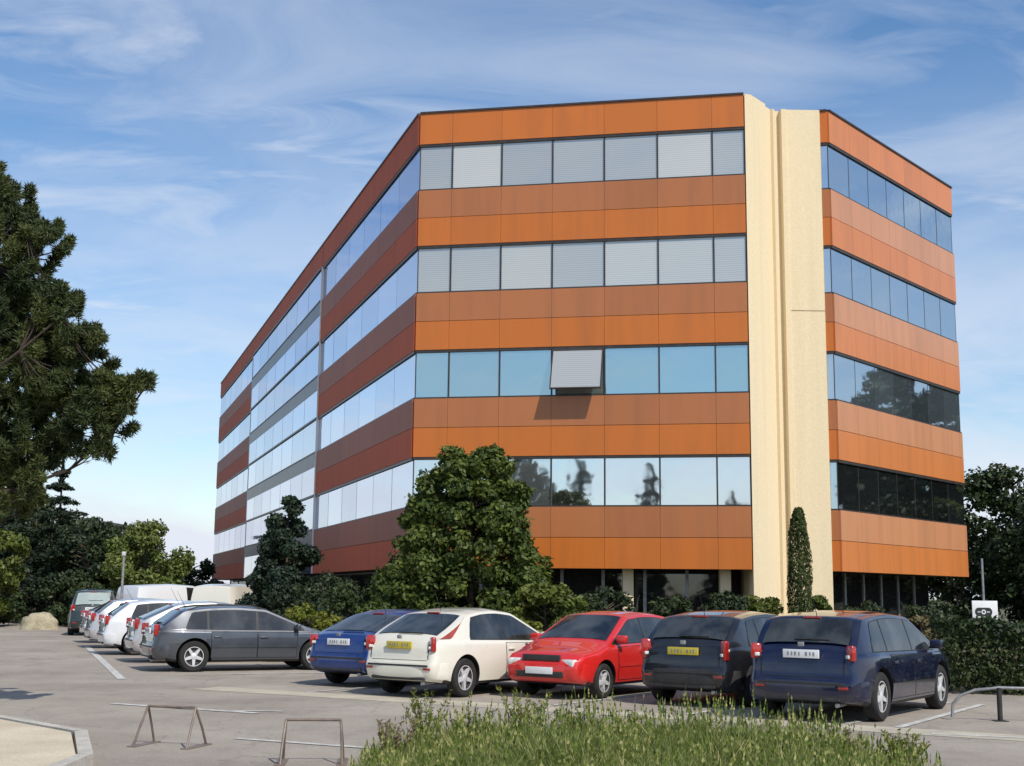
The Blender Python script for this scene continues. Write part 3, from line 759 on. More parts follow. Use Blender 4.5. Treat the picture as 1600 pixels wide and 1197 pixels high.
make_car('parked_car', 'dark navy blue hatchback with white rear number plate, rightmost of the parked row', 'car', (4.45, 18.85), 35, mpv, P_navy, ROW, plate='white', lamp_z=.93, lamp_h=.21)
make_car('parked_car', 'glossy black hatchback with yellow rear number plate, between the red and navy cars', 'car', (3.12, 21.05), 34.6, hatch, P_black, ROW, plate='yellow', lamp_z=.86, lamp_h=.3, bumper=M['trim'])
supermini = spec(3.72, 1.62, 1.40, (.80, .95), (.10, .98), .45, 2.0, 2.85, .74, (.88, .82), .285, .62, 3.0, .92)
make_car('parked_car', 'bright red small hatchback parked nose outwards next to the white car', 'car', (.93, 22.25), 214.6, supermini, P_red, ROW, axle='f', bumper=None, doors=3, lamp_z=.84)
focus = spec(4.1, 1.69, 1.44, (.80, .93), (.12, .99), .95, 2.25, 3.3, .72, (.92, .82), .315, .74, 3.36, .93)
make_car('parked_car', 'creamy white three door hatchback seen from its rear corner, beside the red car', 'car', (-1.38, 22.3), 34.6, focus, P_white, ROW, doors=3, lamp_z=.86, plate='yellow', tall_lamp=True)
coupe = spec(4.1, 1.67, 1.38, (.80, .93), (.22, .96), 1.15, 2.2, 3.1, .72, (.88, .82), .31, .80, 3.3, .93)
make_car('parked_car', 'royal blue hatchback with sloping rear window, half hidden behind the white hatchback', 'car', (-2.62, 24.5), 34.6, coupe, P_blue, ROW, lamp_z=.82, lamp_h=.18, dark_rims=True)
estate = spec(4.45, 1.70, 1.38, (.80, .92), (.14, .95), .62, 2.35, 3.3, .70, (.86, .80), .32, .82, 3.45, .94)
make_car('parked_car', 'slate grey estate car in full side view with bright silver wheels', 'car', (-6.95, 28.5), 64, estate, P_grey, ROW, lamp_z=.86, roof_rails=True)
make_car('parked_car', 'silver hatchback whose tail shows just behind the slate grey estate', 'car', (-8.35, 31.8), 66, focus, P_silver, ROW, lamp_z=.9)
make_car('parked_car', 'white hatchback second behind the slate grey estate, in front of the white van', 'car', (-10.1, 35.4), 66, hatch, P_white2, ROW, lamp_z=.9)
make_car('parked_car', 'pale silver hatchback third behind the slate grey estate, before the white van', 'car', (-11.7, 39.3), 66, hatch, P_silver, ROW, lamp_z=.9)
make_car('parked_car', 'white hatchback fourth behind the slate grey estate, partly hidden by its neighbours', 'car', (-13.1, 43.0), 66, focus, P_white2, ROW, lamp_z=.9)
van = spec(4.3, 1.75, 1.93, (1.0, 1.6), (.07, 1.8), .2, 2.75, 3.3, .82, (1.08, .95), .31, .78, 3.45, 1.05, tum=.12)
make_car('parked_van', 'small white panel van at the far end of the parked row', 'van', (-13.9, 49.8), 38, van, P_white2, 'white vans in the car park', cab_van=True, doors=3, lamp_z=.95)
make_car('parked_van', 'white van standing beyond the slate grey estate beside the building', 'van', (-9.75, 44.0), 8, van, P_white, 'white vans in the car park', cab_van=True, doors=3, lamp_z=.95)
bigmpv = spec(4.4, 1.78, 1.72, (.95, 1.05), (.08, 1.08), .26, 2.7, 3.4, .86, (.98, .92), .32, .8, 3.5, 1.04, tum=.2)
make_car('parked_car', 'dark green people carrier seen from behind, leftmost vehicle in the car park', 'car', (-15.6, 49.5), -14, bigmpv, P_green, ROW, lamp_z=1.0, rear_mat=M['pglass'], plate='white')

# ------------------------------------------------------------------ vegetation
def leaf_mesh(name, pos, nrm_bias, size, mat, parent=None, aspect=.6, jitter=.4, sdir=None, seed=1):
    """many small kite shaped leaves at positions pos"""
    g = np.random.default_rng(seed); n = len(pos)
    d = g.normal(size=(n, 3)); 
    if nrm_bias is not None: d = d + nrm_bias
    d /= np.linalg.norm(d, axis=1)[:, None]
    t = g.normal(size=(n, 3)) if sdir is None else sdir + g.normal(size=(n, 3)) * jitter
    t -= (t * d).sum(1)[:, None] * d; t /= np.linalg.norm(t, axis=1)[:, None] + 1e-9
    b = np.cross(d, t); s = size * (.6 + .8 * g.random(n))[:, None]
    v = np.empty((n, 4, 3)); v[:, 0] = pos - t * s; v[:, 1] = pos + b * s * aspect; v[:, 2] = pos + t * s; v[:, 3] = pos - b * s * aspect
    me = bpy.data.meshes.new(name); me.vertices.add(n * 4); me.vertices.foreach_set('co', v.reshape(-1).astype(np.float32))
    me.loops.add(n * 4); me.loops.foreach_set('vertex_index', np.arange(n * 4, dtype=np.int32))
    me.polygons.add(n); me.polygons.foreach_set('loop_start', np.arange(0, n * 4, 4, dtype=np.int32)); me.polygons.foreach_set('loop_total', np.full(n, 4, np.int32))
    me.materials.append(mat); me.update(calc_edges=True)
    o = bpy.data.objects.new(name, me); COL.objects.link(o)
    if parent: o.parent = parent
    return o
def clump_points(centers, radii, n, seed, shell=.5):
    g = np.random.default_rng(seed); centers = np.array(centers, float); radii = np.array(radii, float)
    if radii.ndim == 1: radii = np.repeat(radii[:, None], 3, 1)
    wgt = radii.prod(1) ** .67; idx = g.choice(len(centers), n, p=wgt / wgt.sum())
    d = g.normal(size=(n, 3)); d /= np.linalg.norm(d, axis=1)[:, None]
    r = (shell + (1 - shell) * g.random(n)) ** 1.0 * np.where(g.random(n) < .12, 1.18, 1.)
    return centers[idx] + d * r[:, None] * radii[idx], d
LM = {
 'bush': leafmat('leaf_bush', (.045, .072, .014), (.115, .145, .028)),
 'yellowish': leafmat('leaf_olive', (.08, .11, .02), (.13, .15, .03)),
 'dark': leafmat('leaf_dark', (.018, .032, .014), (.04, .06, .02), .12),
 'conifer': leafmat('leaf_conifer', (.014, .028, .018), (.032, .05, .024), .1),
 'pine': leafmat('needles_pine', (.032, .050, .018), (.088, .105, .028), .15, 1.1),
 'pale': leafmat('leaf_pale', (.12, .16, .035), (.19, .22, .06), .35),
 'yellow': leafmat('leaf_yellowgreen', (.14, .17, .02), (.2, .2, .035), .35),
 'cypress': leafmat('leaf_cypress', (.03, .05, .008), (.055, .075, .012), .1),
 'hedge': leafmat('leaf_hedge', (.02, .038, .012), (.05, .07, .02), .15),
 'dry': leafmat('leaf_dry', (.16, .13, .06), (.25, .2, .1), .25),
}
def broad_tree(name, label, cat, loc, w, h, z0, mat, leaf, nleaf, seed, group=None, cone=0., trunk=.12, nclump=60, bark='bark', depth=None, clump=.17, skirt=0.):
    """rounded or conical crown of leaf clumps on a limbed trunk"""
    root = empty(name, (loc[0], loc[1], 0)); tag(root, label, cat, group)
    g = np.random.default_rng(seed); depth = depth or w
    cs = []; rs = []
    for i in range(nclump):
        u = g.random() ** (1.15 if cone > .7 else .8); th = g.random() * 6.283
        prof = (1 - u) ** .8 * cone + (1 - cone) * math.sqrt(max(0.02, 1 - (2 * (u * (1 - skirt) + skirt * .45) - 1) ** 2 * .97))
        rr = prof * (.55 + .45 * g.random())
        lump = 1 + .22 * math.sin(3 * th + seed) * (1 - u)
        cs.append((math.cos(th) * rr * w / 2 * lump * .86, math.sin(th) * rr * depth / 2 * lump * .86, z0 + (h - z0) * (.06 + .88 * u)))
        q = clump * min(w, h) * (.6 + .7 * g.random()) * (.6 + .4 * (1 - u)); rs.append((q, q, q * .75))
    p, d = clump_points(cs, rs, nleaf, seed + 1)
    leaf_mesh('crown', p, d * 1.2 + np.array([0, 0, .5]), leaf, mat, root, seed=seed)
    mb = MB(); mb.tube([(0, 0, -.05), (trunk * .3, 0, z0 * .6 + .2), (0, trunk * .2, z0 + (h - z0) * .45), (0, 0, z0 + (h - z0) * .85)], [trunk, trunk * .8, trunk * .5, trunk * .15], 10)
    for k in range(0, nclump, max(1, nclump // 16)):
        c = cs[k]; zb_ = max(.3, min(c[2] - .25 * math.hypot(c[0], c[1]) - .1, z0 + (h - z0) * .8)); mb.tube([(0, 0, zb_), (c[0] * .5, c[1] * .5, (zb_ + c[2]) / 2 + .05), c], [trunk * .4, trunk * .25, trunk * .08], 6, cap=False)
    mb.build('trunk', [M[bark]], root)
    return root
def conifer(name, label, loc, w, h, z0, mat, leaf, nleaf, seed, group=None, tiers=11, trunk=.12, cat='tree'):
    root = empty(name, (loc[0], loc[1], 0)); tag(root, label, cat, group)
    g = np.random.default_rng(seed); P = []; D = []; mb = MB()
    mb.tube([(0, 0, -.05), (0, 0, h * .5), (0, 0, h * .97)], [trunk, trunk * .6, .015], 8)
    per = nleaf // (tiers * 8)
    for k in range(tiers):
        u = k / tiers; z = z0 + (h - z0) * u; rad = w / 2 * (1 - u) ** .85 + .1
        nb = 9 if k < tiers - 3 else 6
        for j in range(nb):
            th = 6.283 * (j + g.random() * .8) / nb; r = rad * (.75 + .4 * g.random()); dz = -.12 * r + g.normal() * .08
            tip = np.array([math.cos(th) * r, math.sin(th) * r, z + dz]); st = np.array([0, 0, z + .1 * r])
            mb.tube([tuple(st), tuple((st + tip) / 2 + np.array([0, 0, .05 * r])), tuple(tip)], [trunk * .25, trunk * .15, .006], 5, cap=False)
            t = g.random(per) ** .7; sp_ = (.10 + .20 * r) * (1.1 - t * .75)
            q = st + (tip - st) * t[:, None] + g.normal(size=(per, 3)) * np.array([1, 1, .55]) * sp_[:, None] * .6
            P.append(q); D.append(np.repeat((tip - st)[None] / (np.linalg.norm(tip - st) + 1e-6), per, 0))
    t = g.random(per * 2); P.append(np.stack([g.normal(size=per * 2) * .10 * (1 - t), g.normal(size=per * 2) * .10 * (1 - t), h * (.82 + .2 * t)], 1)); D.append(np.repeat(np.array([[0, 0, 1.]]), per * 2, 0))
    P = np.concatenate(P); D = np.concatenate(D)
    leaf_mesh('crown', P, np.array([0, 0, .7]), leaf, mat, root, aspect=.3, sdir=D, seed=seed)
    mb.build('trunk', [M['bark']], root); return root

# large bush in front of the facade
broad_tree('bushy_tree', 'large dense green bush rising in front of the orange facade above the white car', 'tree', (-1.0, 33.2), 6.0, 5.6, .1, LM['bush'], .07, 64000, 11, trunk=.11, nclump=230, cone=.69, clump=.085, depth=4, skirt=.5)
broad_tree('shrub', 'low loose green shrub at the right foot of the large bush', 'shrub', (.85, 31.3), 2.2, 2.0, .1, LM['yellowish'], .07, 9000, 12, trunk=.05, nclump=40, group='shrubs planted along the building')
# dark spreading tree by the left wing
broad_tree('dark_tree', 'dark spreading tree standing against the left wing of the building', 'tree', (-6.75, 39.6), 3.3, 4.8, .8, LM['conifer'], .065, 20000, 13, trunk=.08, nclump=58, cone=.95, clump=.12)
# narrow cypress before the cream shaft
root = empty('cypress', (7.9, 35.8, 0)); tag(root, 'slim dark columnar cypress in front of the cream corner shaft', 'tree')
g = np.random.default_rng(5); n = 9000; u = g.random(n); th = g.random(n) * 6.283
rad = .33 * np.sqrt(np.clip(1 - (np.abs(u - .38) / .64) ** 2.6, 0, 1)) * (.72 + .3 * g.random(n)) * (1 + .1 * np.sin(th * 3 + u * 14))
P = np.stack([np.cos(th) * rad, np.sin(th) * rad, .25 + 3.85 * u], 1)
leaf_mesh('crown', P, np.stack([np.cos(th), np.sin(th), .2 + 0 * th], 1) * 1.5, .045, LM['cypress'], root, aspect=.35, sdir=np.array([[0, 0, 1.]]), seed=3)
mb = MB(); mb.tube([(0, 0, -.05), (0, 0, 2), (0, 0, 3.9)], [.06, .05, .01], 8); mb.build('trunk', [M['bark']], root)

# shrubs along the building and behind the cars
SH = 'shrubs planted along the building'
shr = [
 ('dark rounded shrub below the dark spreading tree', -7.3, 40.0, 2.0, 1.9, 'dark'),
 ('dark low shrub at the far end of the left wing, beyond the white vans', -12.6, 57, 3., 1.8, 'dark'),
 ('sunlit yellow green shrub behind the nose of the slate grey estate', -4.9, 32.3, 1.7, 1.35, 'yellow'),
 ('dark green shrub behind the royal blue car', -3.9, 33.8, 2.2, 2.1, 'hedge'),
 ('dark leafy shrub under the left orange band near the corner', -5.2, 36.6, 2.4, 2.2, 'dark'),
 ('bright low shrub between the white car and the large bush', .15, 29.0, 1.8, 1.25, 'yellow'),
 ('yellow green shrub behind the roof of the red car', 1.6, 28.8, 1.6, 1.35, 'bush'),
 ('dark shrub under the front facade left of the middle', 2.6, 35.2, 2.4, 1.9, 'dark'),
 ('dark shrub under the front facade behind the black car', 4.2, 34.6, 1.9, 1.7, 'hedge'),
 ('dark loose shrub beside the left edge of the cream shaft', 5.7, 34.6, 1.6, 1.8, 'dark'),
 ('olive shrub at the foot of the cream shaft left of the cypress', 6.9, 36.2, 1.5, 1.9, 'yellowish'),
 ('small green shrub at the foot of the cream shaft right of the cypress', 8.45, 36.0, 1.0, 1.75, 'bush'),
 ('dark shrub under the right wing behind the navy car', 9.9, 36.2, 2., 1.6, 'dark'),
 ('dark shrub under the right wing near its far corner', 12.3, 38.3, 2.4, 1.6, 'dark'),
 ('straw coloured bush between the navy car and the clipped hedge', 8.6, 27.6, 1.1, 1.3, 'dry'),
]
for i, (lab, x, y, w, h, m) in enumerate(shr):
    broad_tree('shrub', lab, 'shrub', (x, y), w, h, .05, LM[m], .055, 4500, 30 + i, SH, trunk=.035, nclump=60 if h > 3 else 26, clump=.22, cone=.6 if h > 3 else 0.)
# clipped hedge at right
def hedge(name, label, a, b, w, h, mat, n, seed, group=None):
    a = np.array(a, float); b = np.array(b, float); L = np.linalg.norm(b - a); d = (b - a) / L; nrm = np.array([-d[1], d[0]])
    root = empty(name, (a[0], a[1], 0)); tag(root, label, 'hedge', group)
    g = np.random.default_rng(seed); t = g.random(n) * L; s = (g.random(n) - .5) * w; z = g.random(n) * h
    k = g.integers(0, 3, n); s = np.where(k == 0, np.sign(s) * w / 2, s); z = np.where(k == 1, h, z); 
    z = z + .05 * np.sin(t * 3.1) + .04 * np.sin(t * 7.7); s = s + g.normal(size=n) * .05; z = np.abs(z + g.normal(size=n) * .04)
    P = np.stack([d[0] * t + nrm[0] * s, d[1] * t + nrm[1] * s, z], 1)
    leaf_mesh('foliage', P, np.array([0, -.3, .6]), .05, mat, root, seed=seed)
    T = Matrix(((d[0], nrm[0], 0, 0), (d[1], nrm[1], 0, 0), (0, 0, 1, 0), (0, 0, 0, 1))); mb = MB()
    k = max(2, int(L / .5))
    for i in range(k): mb.tube([T @ Vector((L * (i + .5) / k, 0, 0)), T @ Vector((L * (i + .5) / k + .03, .03, h * .5)), T @ Vector((L * (i + .5) / k, -.03, h * .9))], [.03, .02, .01], 6)
    mb.build('stems', [M['bark']], root); return root
hedge('hedge', 'dark clipped hedge at the right behind the navy car and the white sign', (7.9, 24.6), (15.5, 22.9), 1.5, 1.22, LM['hedge'], 26000, 51)
for i, (x, y, w, h, m) in enumerate([(-26.5, 60, 3.2, 2.6, 'dark'), (-24.0, 61, 3.4, 2.2, 'hedge'), (-21.4, 62, 3.0, 2.4, 'dark'), (-19.2, 60, 2.8, 2.0, 'hedge'), (-17.2, 60.5, 2.4, 1.7, 'dark'), (-15.6, 62, 2.2, 1.9, 'yellowish'), (-14.4, 65, 2.4, 2.1, 'dark')]):
    broad_tree('shrub', ['dark loose shrub at the far left beyond the boulder', 'mid green loose shrub behind the boulder', 'dark shrub right of the boulder under the conifers', 'low mid green shrub behind the dark people carrier', 'small dark shrub behind the slim lamp post', 'olive shrub before the pale green rounded tree', 'dark shrub right of the pale green rounded tree'][i], 'shrub', (x, y), w, h, .05, LM[m], .09, 6000, 500 + i, 'loose shrubs at the far end of the car park', trunk=.05, nclump=34, clump=.2)
# trees to the right of the building (also seen mirrored in the right hand glass)
TR = 'trees at the right of the building'
for i, (x, y, w, h, m, lab) in enumerate([
  (21.0, 48, 6.5, 5.6, 'dark', 'dark tree just right of the building corner'),
  (25.5, 55, 6, 8.0, 'pale', 'light green tree crown at the right edge of the picture'),
  (24.0, 62, 7, 8.4, 'hedge', 'mid green tree behind the light green one at right'),
  ]):
    broad_tree('broadleaf_tree', lab, 'tree', (x, y), w, h, .8, LM[m], .12, 15000, 60 + i, TR, trunk=.2, nclump=60)
for i, (x, y, w, h, lab) in enumerate([(37, 57, 9, 15.5, 'tall dark tree far right, mirrored in the right hand glass'), (45, 66, 10, 13.5, 'second tall dark tree far right beyond the tallest one'), (31, 50, 4, 10.5, 'slender dark tree far right nearest the building')]):
    broad_tree('broadleaf_tree', lab, 'tree', (x, y), w, h, 1.5, LM['dark'], .26, 20000, 70 + i, TR, trunk=.28, nclump=60)
# conifers across the road behind the camera: mirrored in the lowest window row
CONS = [(-30.4, -38.6, 6.0, 14.3, 'tallest pointed conifer across the road behind the camera'), (-25.6, -40.5, 5.2, 13.8, 'pointed conifer across the road, mirrored near the middle of the lowest windows'),
 (-19.3, -43, 4.2, 13.8, 'slim conifer across the road, mirrored right of the middle'), (-11.6, -46.2, 9, 11., 'low broad conifer across the road, mirrored beside the cream shaft'),
 (-36, -35.8, 8, 13., 'broad conifer across the road, mirrored behind the large bush'), (-33.4, -43, 7, 11.9, 'shorter conifer behind the tallest pointed one across the road')]
for i, (x, y, w, h, lab) in enumerate(CONS):
    conifer('conifer_tree', lab, (x, y), w, h, .6, LM['conifer'], .46, 16000, 80 + i, 'conifers across the road', tiers=11, trunk=.2)
# left background
LB = 'trees at the left of the car park'
conifer('conifer_tree', 'dark pointed conifer standing left of the pale green tree', (-23.5, 68), 5., 8.4, .6, LM['conifer'], .12, 16000, 91, LB, trunk=.18)
conifer('conifer_tree', 'second dark conifer left of the pointed one, under the pine', (-25.4, 67), 5.5, 7.2, .5, LM['conifer'], .12, 16000, 92, LB, trunk=.18)
broad_tree('broadleaf_tree', 'sunlit yellow green tree at the left edge of the picture', 'tree', (-22.9, 57.5), 3.6, 4.7, .2, LM['yellowish'], .10, 12000, 93, LB, nclump=50)
broad_tree('broadleaf_tree', 'dark round tree between the conifers and the pale green tree', 'tree', (-21.2, 66), 4.2, 5.2, .4, LM['dark'], .10, 11000, 94, LB, nclump=45)
broad_tree('broadleaf_tree', 'pale green rounded tree left of the building', 'tree', (-18.1, 65), 4.6, 5.1, .4, LM['pale'], .09, 15000, 95, LB, nclump=60)
broad_tree('broadleaf_tree', 'pale olive tree partly behind the pale green rounded tree', 'tree', (-20.0, 69), 4.2, 4.6, .4, LM['pale'], .09, 9000, 96, LB, nclump=45)
broad_tree('broadleaf_tree', 'dark low tree next to the far end of the left wing', 'tree', (-18.2, 75), 3.6, 3.6, .3, LM['dark'], .10, 7000, 97, LB, nclump=35)
# the large pine leaning in from the left
pine = empty('pine_tree', (-10.4, 17.6, 0)); tag(pine, 'large near pine reaching in from the left edge with needle tufts', 'tree')
OUT = [(0, 258), (40, 262), (64, 295), (48, 325), (58, 380), (84, 380), (100, 395), (98, 432), (126, 440), (160, 478), (150, 520), (178, 528), (186, 552), (205, 545), (214, 524), (234, 532), (228, 566), (206, 602), (182, 648), (140, 662), (118, 640), (92, 680), (68, 722), (40, 740), (-60, 760), (-300, 700), (-480, 560), (-430, 330), (-260, 130), (-120, 90), (-30, 180)]
OUTW = [((x - 829) / 2057 * 17.6 + 10.4, 1.33 + (922 - y - 8) / 2057 * 17.6) for x, y in OUT]
def inpoly(x, z):
    c = False; n = len(OUTW)
    for i in range(n):
        x0, z0 = OUTW[i]; x1, z1 = OUTW[i - 1]
        if (z0 > z) != (z1 > z) and x < (x1 - x0) * (z - z0) / (z1 - z0) + x0: c = not c
    return c
g = np.random.default_rng(17); HO = [((x - 800) / 2057 * 17 + 10.4, 1.68 + (922 - y) / 2057 * 17.3, r) for x, y, r in ((140, 572, .15), (176, 606, .14), (40, 700, .17), (60, 455, .06), (20, 420, .1), (165, 632, .1), (30, 345, .05))]
tufts = []
while len(tufts) < 1050:
    x = g.uniform(-.8, 6.0); z = g.uniform(2.5, 9.2)
    if not inpoly(x, z) or any((x - a) ** 2 + (z - b) ** 2 < r * r for a, b, r in HO): continue
    if x < 2.5 and g.random() < .5: continue
    sp_ = .35 + 1.3 * min(1, max(0, (5.2 - x) / 3)); tufts.append((x, .2 + abs(g.normal()) * sp_ * .8 - .25 * sp_, z))
T_ = np.array(tufts)
mb = MB(); mb.tube([(-.15, 0, -.05), (-.05, 0, 2.5), (.1, .05, 5), (.0, 0, 7.2), (.05, 0, 9)], [.24, .2, .15, .09, .03], 12)
# limbs: spread tips, curved and slightly crooked
tips = [int(np.argmax(T_[:, 0]))]
dmin = np.linalg.norm(T_ - T_[tips[0]], axis=1)
for _ in range(34):
    k = int(np.argmax(dmin)); tips.append(k); dmin = np.minimum(dmin, np.linalg.norm(T_ - T_[k], axis=1))
LP = []
for k in tips:
    t = T_[k]; L_ = np.linalg.norm(t[:2]); st = np.array([0, 0, max(2.3, min(8.4, t[2] - .5 * L_))]); w1, w2 = g.normal(size=3) * .1 * L_ * .35, g.normal(size=3) * .05 * L_
    pts = []
    for q in np.linspace(0, 1, 9):
        p = st + (t - st) * np.array([q, q, q ** 1.7]) + w1 * math.sin(q * 3.14) + w2 * math.sin(q * 6.28); pts.append(p)
    mb.tube([tuple(p) for p in pts], [.042 * (1 - .85 * q) * min(1, L_ / 3 + .4) + .006 for q in np.linspace(0, 1, 9)], 6, cap=False)
    LP += pts[2:]
LP = np.array(LP)
P = []; D = []
for t in T_:
    d_ = LP - t; dist = np.linalg.norm(d_, axis=1) + 2.5 * np.maximum(0, np.hypot(LP[:, 0], LP[:, 1]) - np.hypot(t[0], t[1])); k = int(np.argmin(dist)); st = LP[k]
    mb.tube([tuple(st), tuple((st + t) / 2 - np.array([0, 0, .04])), tuple(t)], [.014, .011, .006], 4, cap=False)
    dd_ = (t - st) / (np.linalg.norm(t - st) + .05) * .8 + np.array([.1, 0, .8]) + g.normal(size=3) * .25; dd_ /= np.linalg.norm(dd_)
    m_ = 380; l = g.uniform(.18, .30)
    q = g.normal(size=(m_, 3)); q /= np.linalg.norm(q, axis=1)[:, None]; q = q + dd_ * .9; q /= np.linalg.norm(q, axis=1)[:, None]
    base = t - dd_ * (g.random(m_)[:, None] - .35) * l
    P.append(base + q * .085); D.append(q)
P = np.concatenate(P); D = np.concatenate(D)
leaf_mesh('needles', P, None, .056, LM['pine'], pine, aspect=.16, sdir=D * 3, seed=4)
mb.build('trunk', [mottled('pine_bark', (.022, .016, .012), (.06, .042, .03), 6, .9)], pine)

# long grass on the verge
def grassmat():
    m, nt, b = newmat('grass_blades'); g_ = N(nt, 'ShaderNodeNewGeometry')
    k = g_.outputs['Random Per Island']
    c = mixc(nt, ramp(nt, k, .62, .8), (.15, .20, .03), (.40, .36, .15))
    c = mixc(nt, ramp(nt, noise(nt, 1.1, 3), .4, .62, 0, .5), c, (.09, .13, .02))
    v = N(nt, 'ShaderNodeVectorMath', operation='SCALE'); nt.links.new(c, v.inputs[0]); nt.links.new(ramp(nt, k, 0, .6, .6, 1.4), v.inputs['Scale'])
    nt.links.new(v.outputs[0], b.inputs['Base Color']); b.inputs['Roughness'].default_value = .6
    t = N(nt, 'ShaderNodeBsdfTranslucent'); nt.links.new(v.outputs[0], t.inputs[0]); mx = N(nt, 'ShaderNodeMixShader'); mx.inputs[0].default_value = .35
    nt.links.new(b.outputs[0], mx.inputs[1]); nt.links.new(t.outputs[0], mx.inputs[2]); nt.links.new(mx.outputs[0], nt.nodes['Material Output'].inputs[0]); return m
def poly_in(poly, x, y):
    c = False
    for i in range(len(poly)):
        x0, y0 = poly[i]; x1, y1 = poly[i - 1]
        if (y0 > y) != (y1 > y) and x < (x1 - x0) * (y - y0) / (y1 - y0) + x0: c = not c
    return c
def blades(name, poly, n, h0, seed, mat, hfun=None):
    g = np.random.default_rng(seed); xs = [p[0] for p in poly]; ys = [p[1] for p in poly]; v = []; f = []; k = 0
    while k < n:
        x = g.uniform(min(xs), max(xs)); y = g.uniform(min(ys), max(ys))
        if not poly_in(poly, x, y): continue
        dn = .5 + .5 * math.sin(x * 2.3 + 1.1 * math.sin(y * 1.9)) * math.sin(y * 1.7 + x); d2 = .5 + .5 * math.sin(x * 7.1 + 2 * math.sin(y * 5)) * math.sin(y * 6.3 + 1.3 * x)
        if g.random() > .3 + .45 * dn + .35 * d2: continue
        tall = g.random() < .03
        h = h0 * (.35 + .75 * g.random()) * (.62 + .3 * dn + .35 * d2) * (hfun(x, y) if hfun else 1) * (1.45 if tall else 1); a = g.random() * 6.283; w = .004 + .006 * g.random(); le = h * (.1 if tall else .15 + .55 * g.random()); b = g.random() * 6.283
        if tall: w = .003
        dx, dy = math.cos(a) * w, math.sin(a) * w; lx, ly = math.cos(b) * le, math.sin(b) * le
        i = len(v); v += [(x - dx, y - dy, .04), (x + dx, y + dy, .04), (x + dx * .8 + lx * .3, y + dy * .8 + ly * .3, h * .6), (x - dx * .8 + lx * .3, y - dy * .8 + ly * .3, h * .6), (x + lx, y + ly, h)]
        f += [(i, i + 1, i + 2, i + 3), (i + 3, i + 2, i + 4)]; k += 1
        if tall:                                   # seed head
            for q in range(5):
                z = h * (.86 + .05 * q); t = (z / h - .6) / .4; cx, cy = x + lx * (.3 + .7 * t), y + ly * (.3 + .7 * t); e = .014 * (1.2 - .16 * q); aa = g.random() * 3.14; ex, ey = math.cos(aa) * e, math.sin(aa) * e
                i = len(v); v += [(cx - ex, cy - ey, z), (cx, cy, z - .014), (cx + ex, cy + ey, z), (cx, cy, z + .03)]; f += [(i, i + 1, i + 2, i + 3)]
    return tag(mesh_obj(name, v, f, mat), 'long unmown grass on the verge before the cars', 'grass', kind='stuff')
blades('grass', VERGE, 60000, .43, 21, grassmat(), lambda x, y: min(1, .62 + .3 * (x + 1.3)) * min(1, .5 + .3 * (4.0 - x)))
def weed(label, loc, w, h, mat, seed):
    """upright wispy plant: thin stems with narrow leaves and a flowering tip"""
    root = empty('weed', (loc[0], loc[1], .04)); tag(root, label, 'weed', 'weeds growing in the verge')
    g = np.random.default_rng(seed); mb = MB(); P = []; D = []; F = []
    for k in range(22):
        a = g.random() * 6.283; r = w * .5 * g.random() ** .6; hh = h * (.55 + .45 * g.random()); b0 = np.array([math.cos(a) * r * .3, math.sin(a) * r * .3, 0]); tp = np.array([math.cos(a) * r * 1.1, math.sin(a) * r * 1.1, hh]); md = (b0 + tp) / 2 + np.array([0, 0, hh * .06]) - np.array([math.cos(a), math.sin(a), 0]) * r * .15
        mb.tube([tuple(b0), tuple(md), tuple(tp)], [.004, .003, .0015], 4, cap=False)
        m_ = 46; t = .15 + .85 * g.random(m_); c = (1 - t[:, None]) ** 2 * b0 + 2 * t[:, None] * (1 - t[:, None]) * md + t[:, None] ** 2 * tp
        th = g.random(m_) * 6.283; o_ = np.stack([np.cos(th), np.sin(th), .7 + 0 * th], 1); P.append(c + o_ * .022); D.append(o_)
    leaf_mesh('leaves', np.concatenate(P), None, .024, mat, root, aspect=.26, sdir=np.concatenate(D) * 3, seed=seed)
    mb.build('stems', [mat], root); return root
# leafy weeds in the verge: each a plant of its own
for i, (x, y, h, w, m) in enumerate([(-.85, 14.0, .66, .5, 'yellow'), (-.4, 13.7, .52, .6, 'yellowish'), (.2, 14.2, .66, .6, 'yellow'), (.75, 14.0, .52, .6, 'yellowish'), (1.35, 14.2, .45, .5, 'yellow'), (2.0, 13.9, .42, .6, 'yellowish'), (2.8, 13.8, .40, .6, 'dry'), (3.3, 13.3, .38, .5, 'dry'), (3.75, 12.7, .42, .5, 'yellow'), (-1.1, 12.6, .5, .5, 'dry')]):
    weed(['tall yellow green weed at the left end of the verge', 'leafy weed second from the left end of the verge', 'tallest weed, in front of the red car nose', 'leafy green weed before the red car front wheel', 'yellow green weed before the gap between red and black cars', 'green weed before the black car', 'dry weed before the navy car tail', 'dry seeding weed right of the navy car rear wheel', 'yellow green weed at the right end of the verge', 'dry weed at the near left corner of the verge'][i], (x, y), w, h, LM[m], 200 + i)

# ------------------------------------------------------------------ small things
def hoop(label, p, q, h, splay, group='brown steel hoop barriers'):
    p = Vector((*p, 0)); q = Vector((*q, 0)); root = empty('hoop_barrier', (p + q) / 2, math.atan2(q.y - p.y, q.x - p.x)); tag(root, label, 'barrier', group)
    L = (q - p).length / 2; rr = .015
    mb = MB(); mb.tube([(-L, 0, h), (L, 0, h)], rr, 10); mb.build('top_bar', [M['brown_steel']], root, smooth=40)
    for sx in (-1, 1):
        for sy in (-1, 1):
            mb = MB(); mb.tube([(sx * L, 0, h), (sx * (L + .02), sy * splay * .6, h * .45), (sx * (L + .03), sy * splay, .004)], rr * .9, 8); mb.build('leg', [M['brown_steel']], root, smooth=40)
        mb = MB(); mb.box((sx * (L + .03) - .05, -splay - .05, .004), (sx * (L + .03) + .05, splay + .05, .016)); mb.build('foot_plate', [M['brown_steel']], root)
    return root
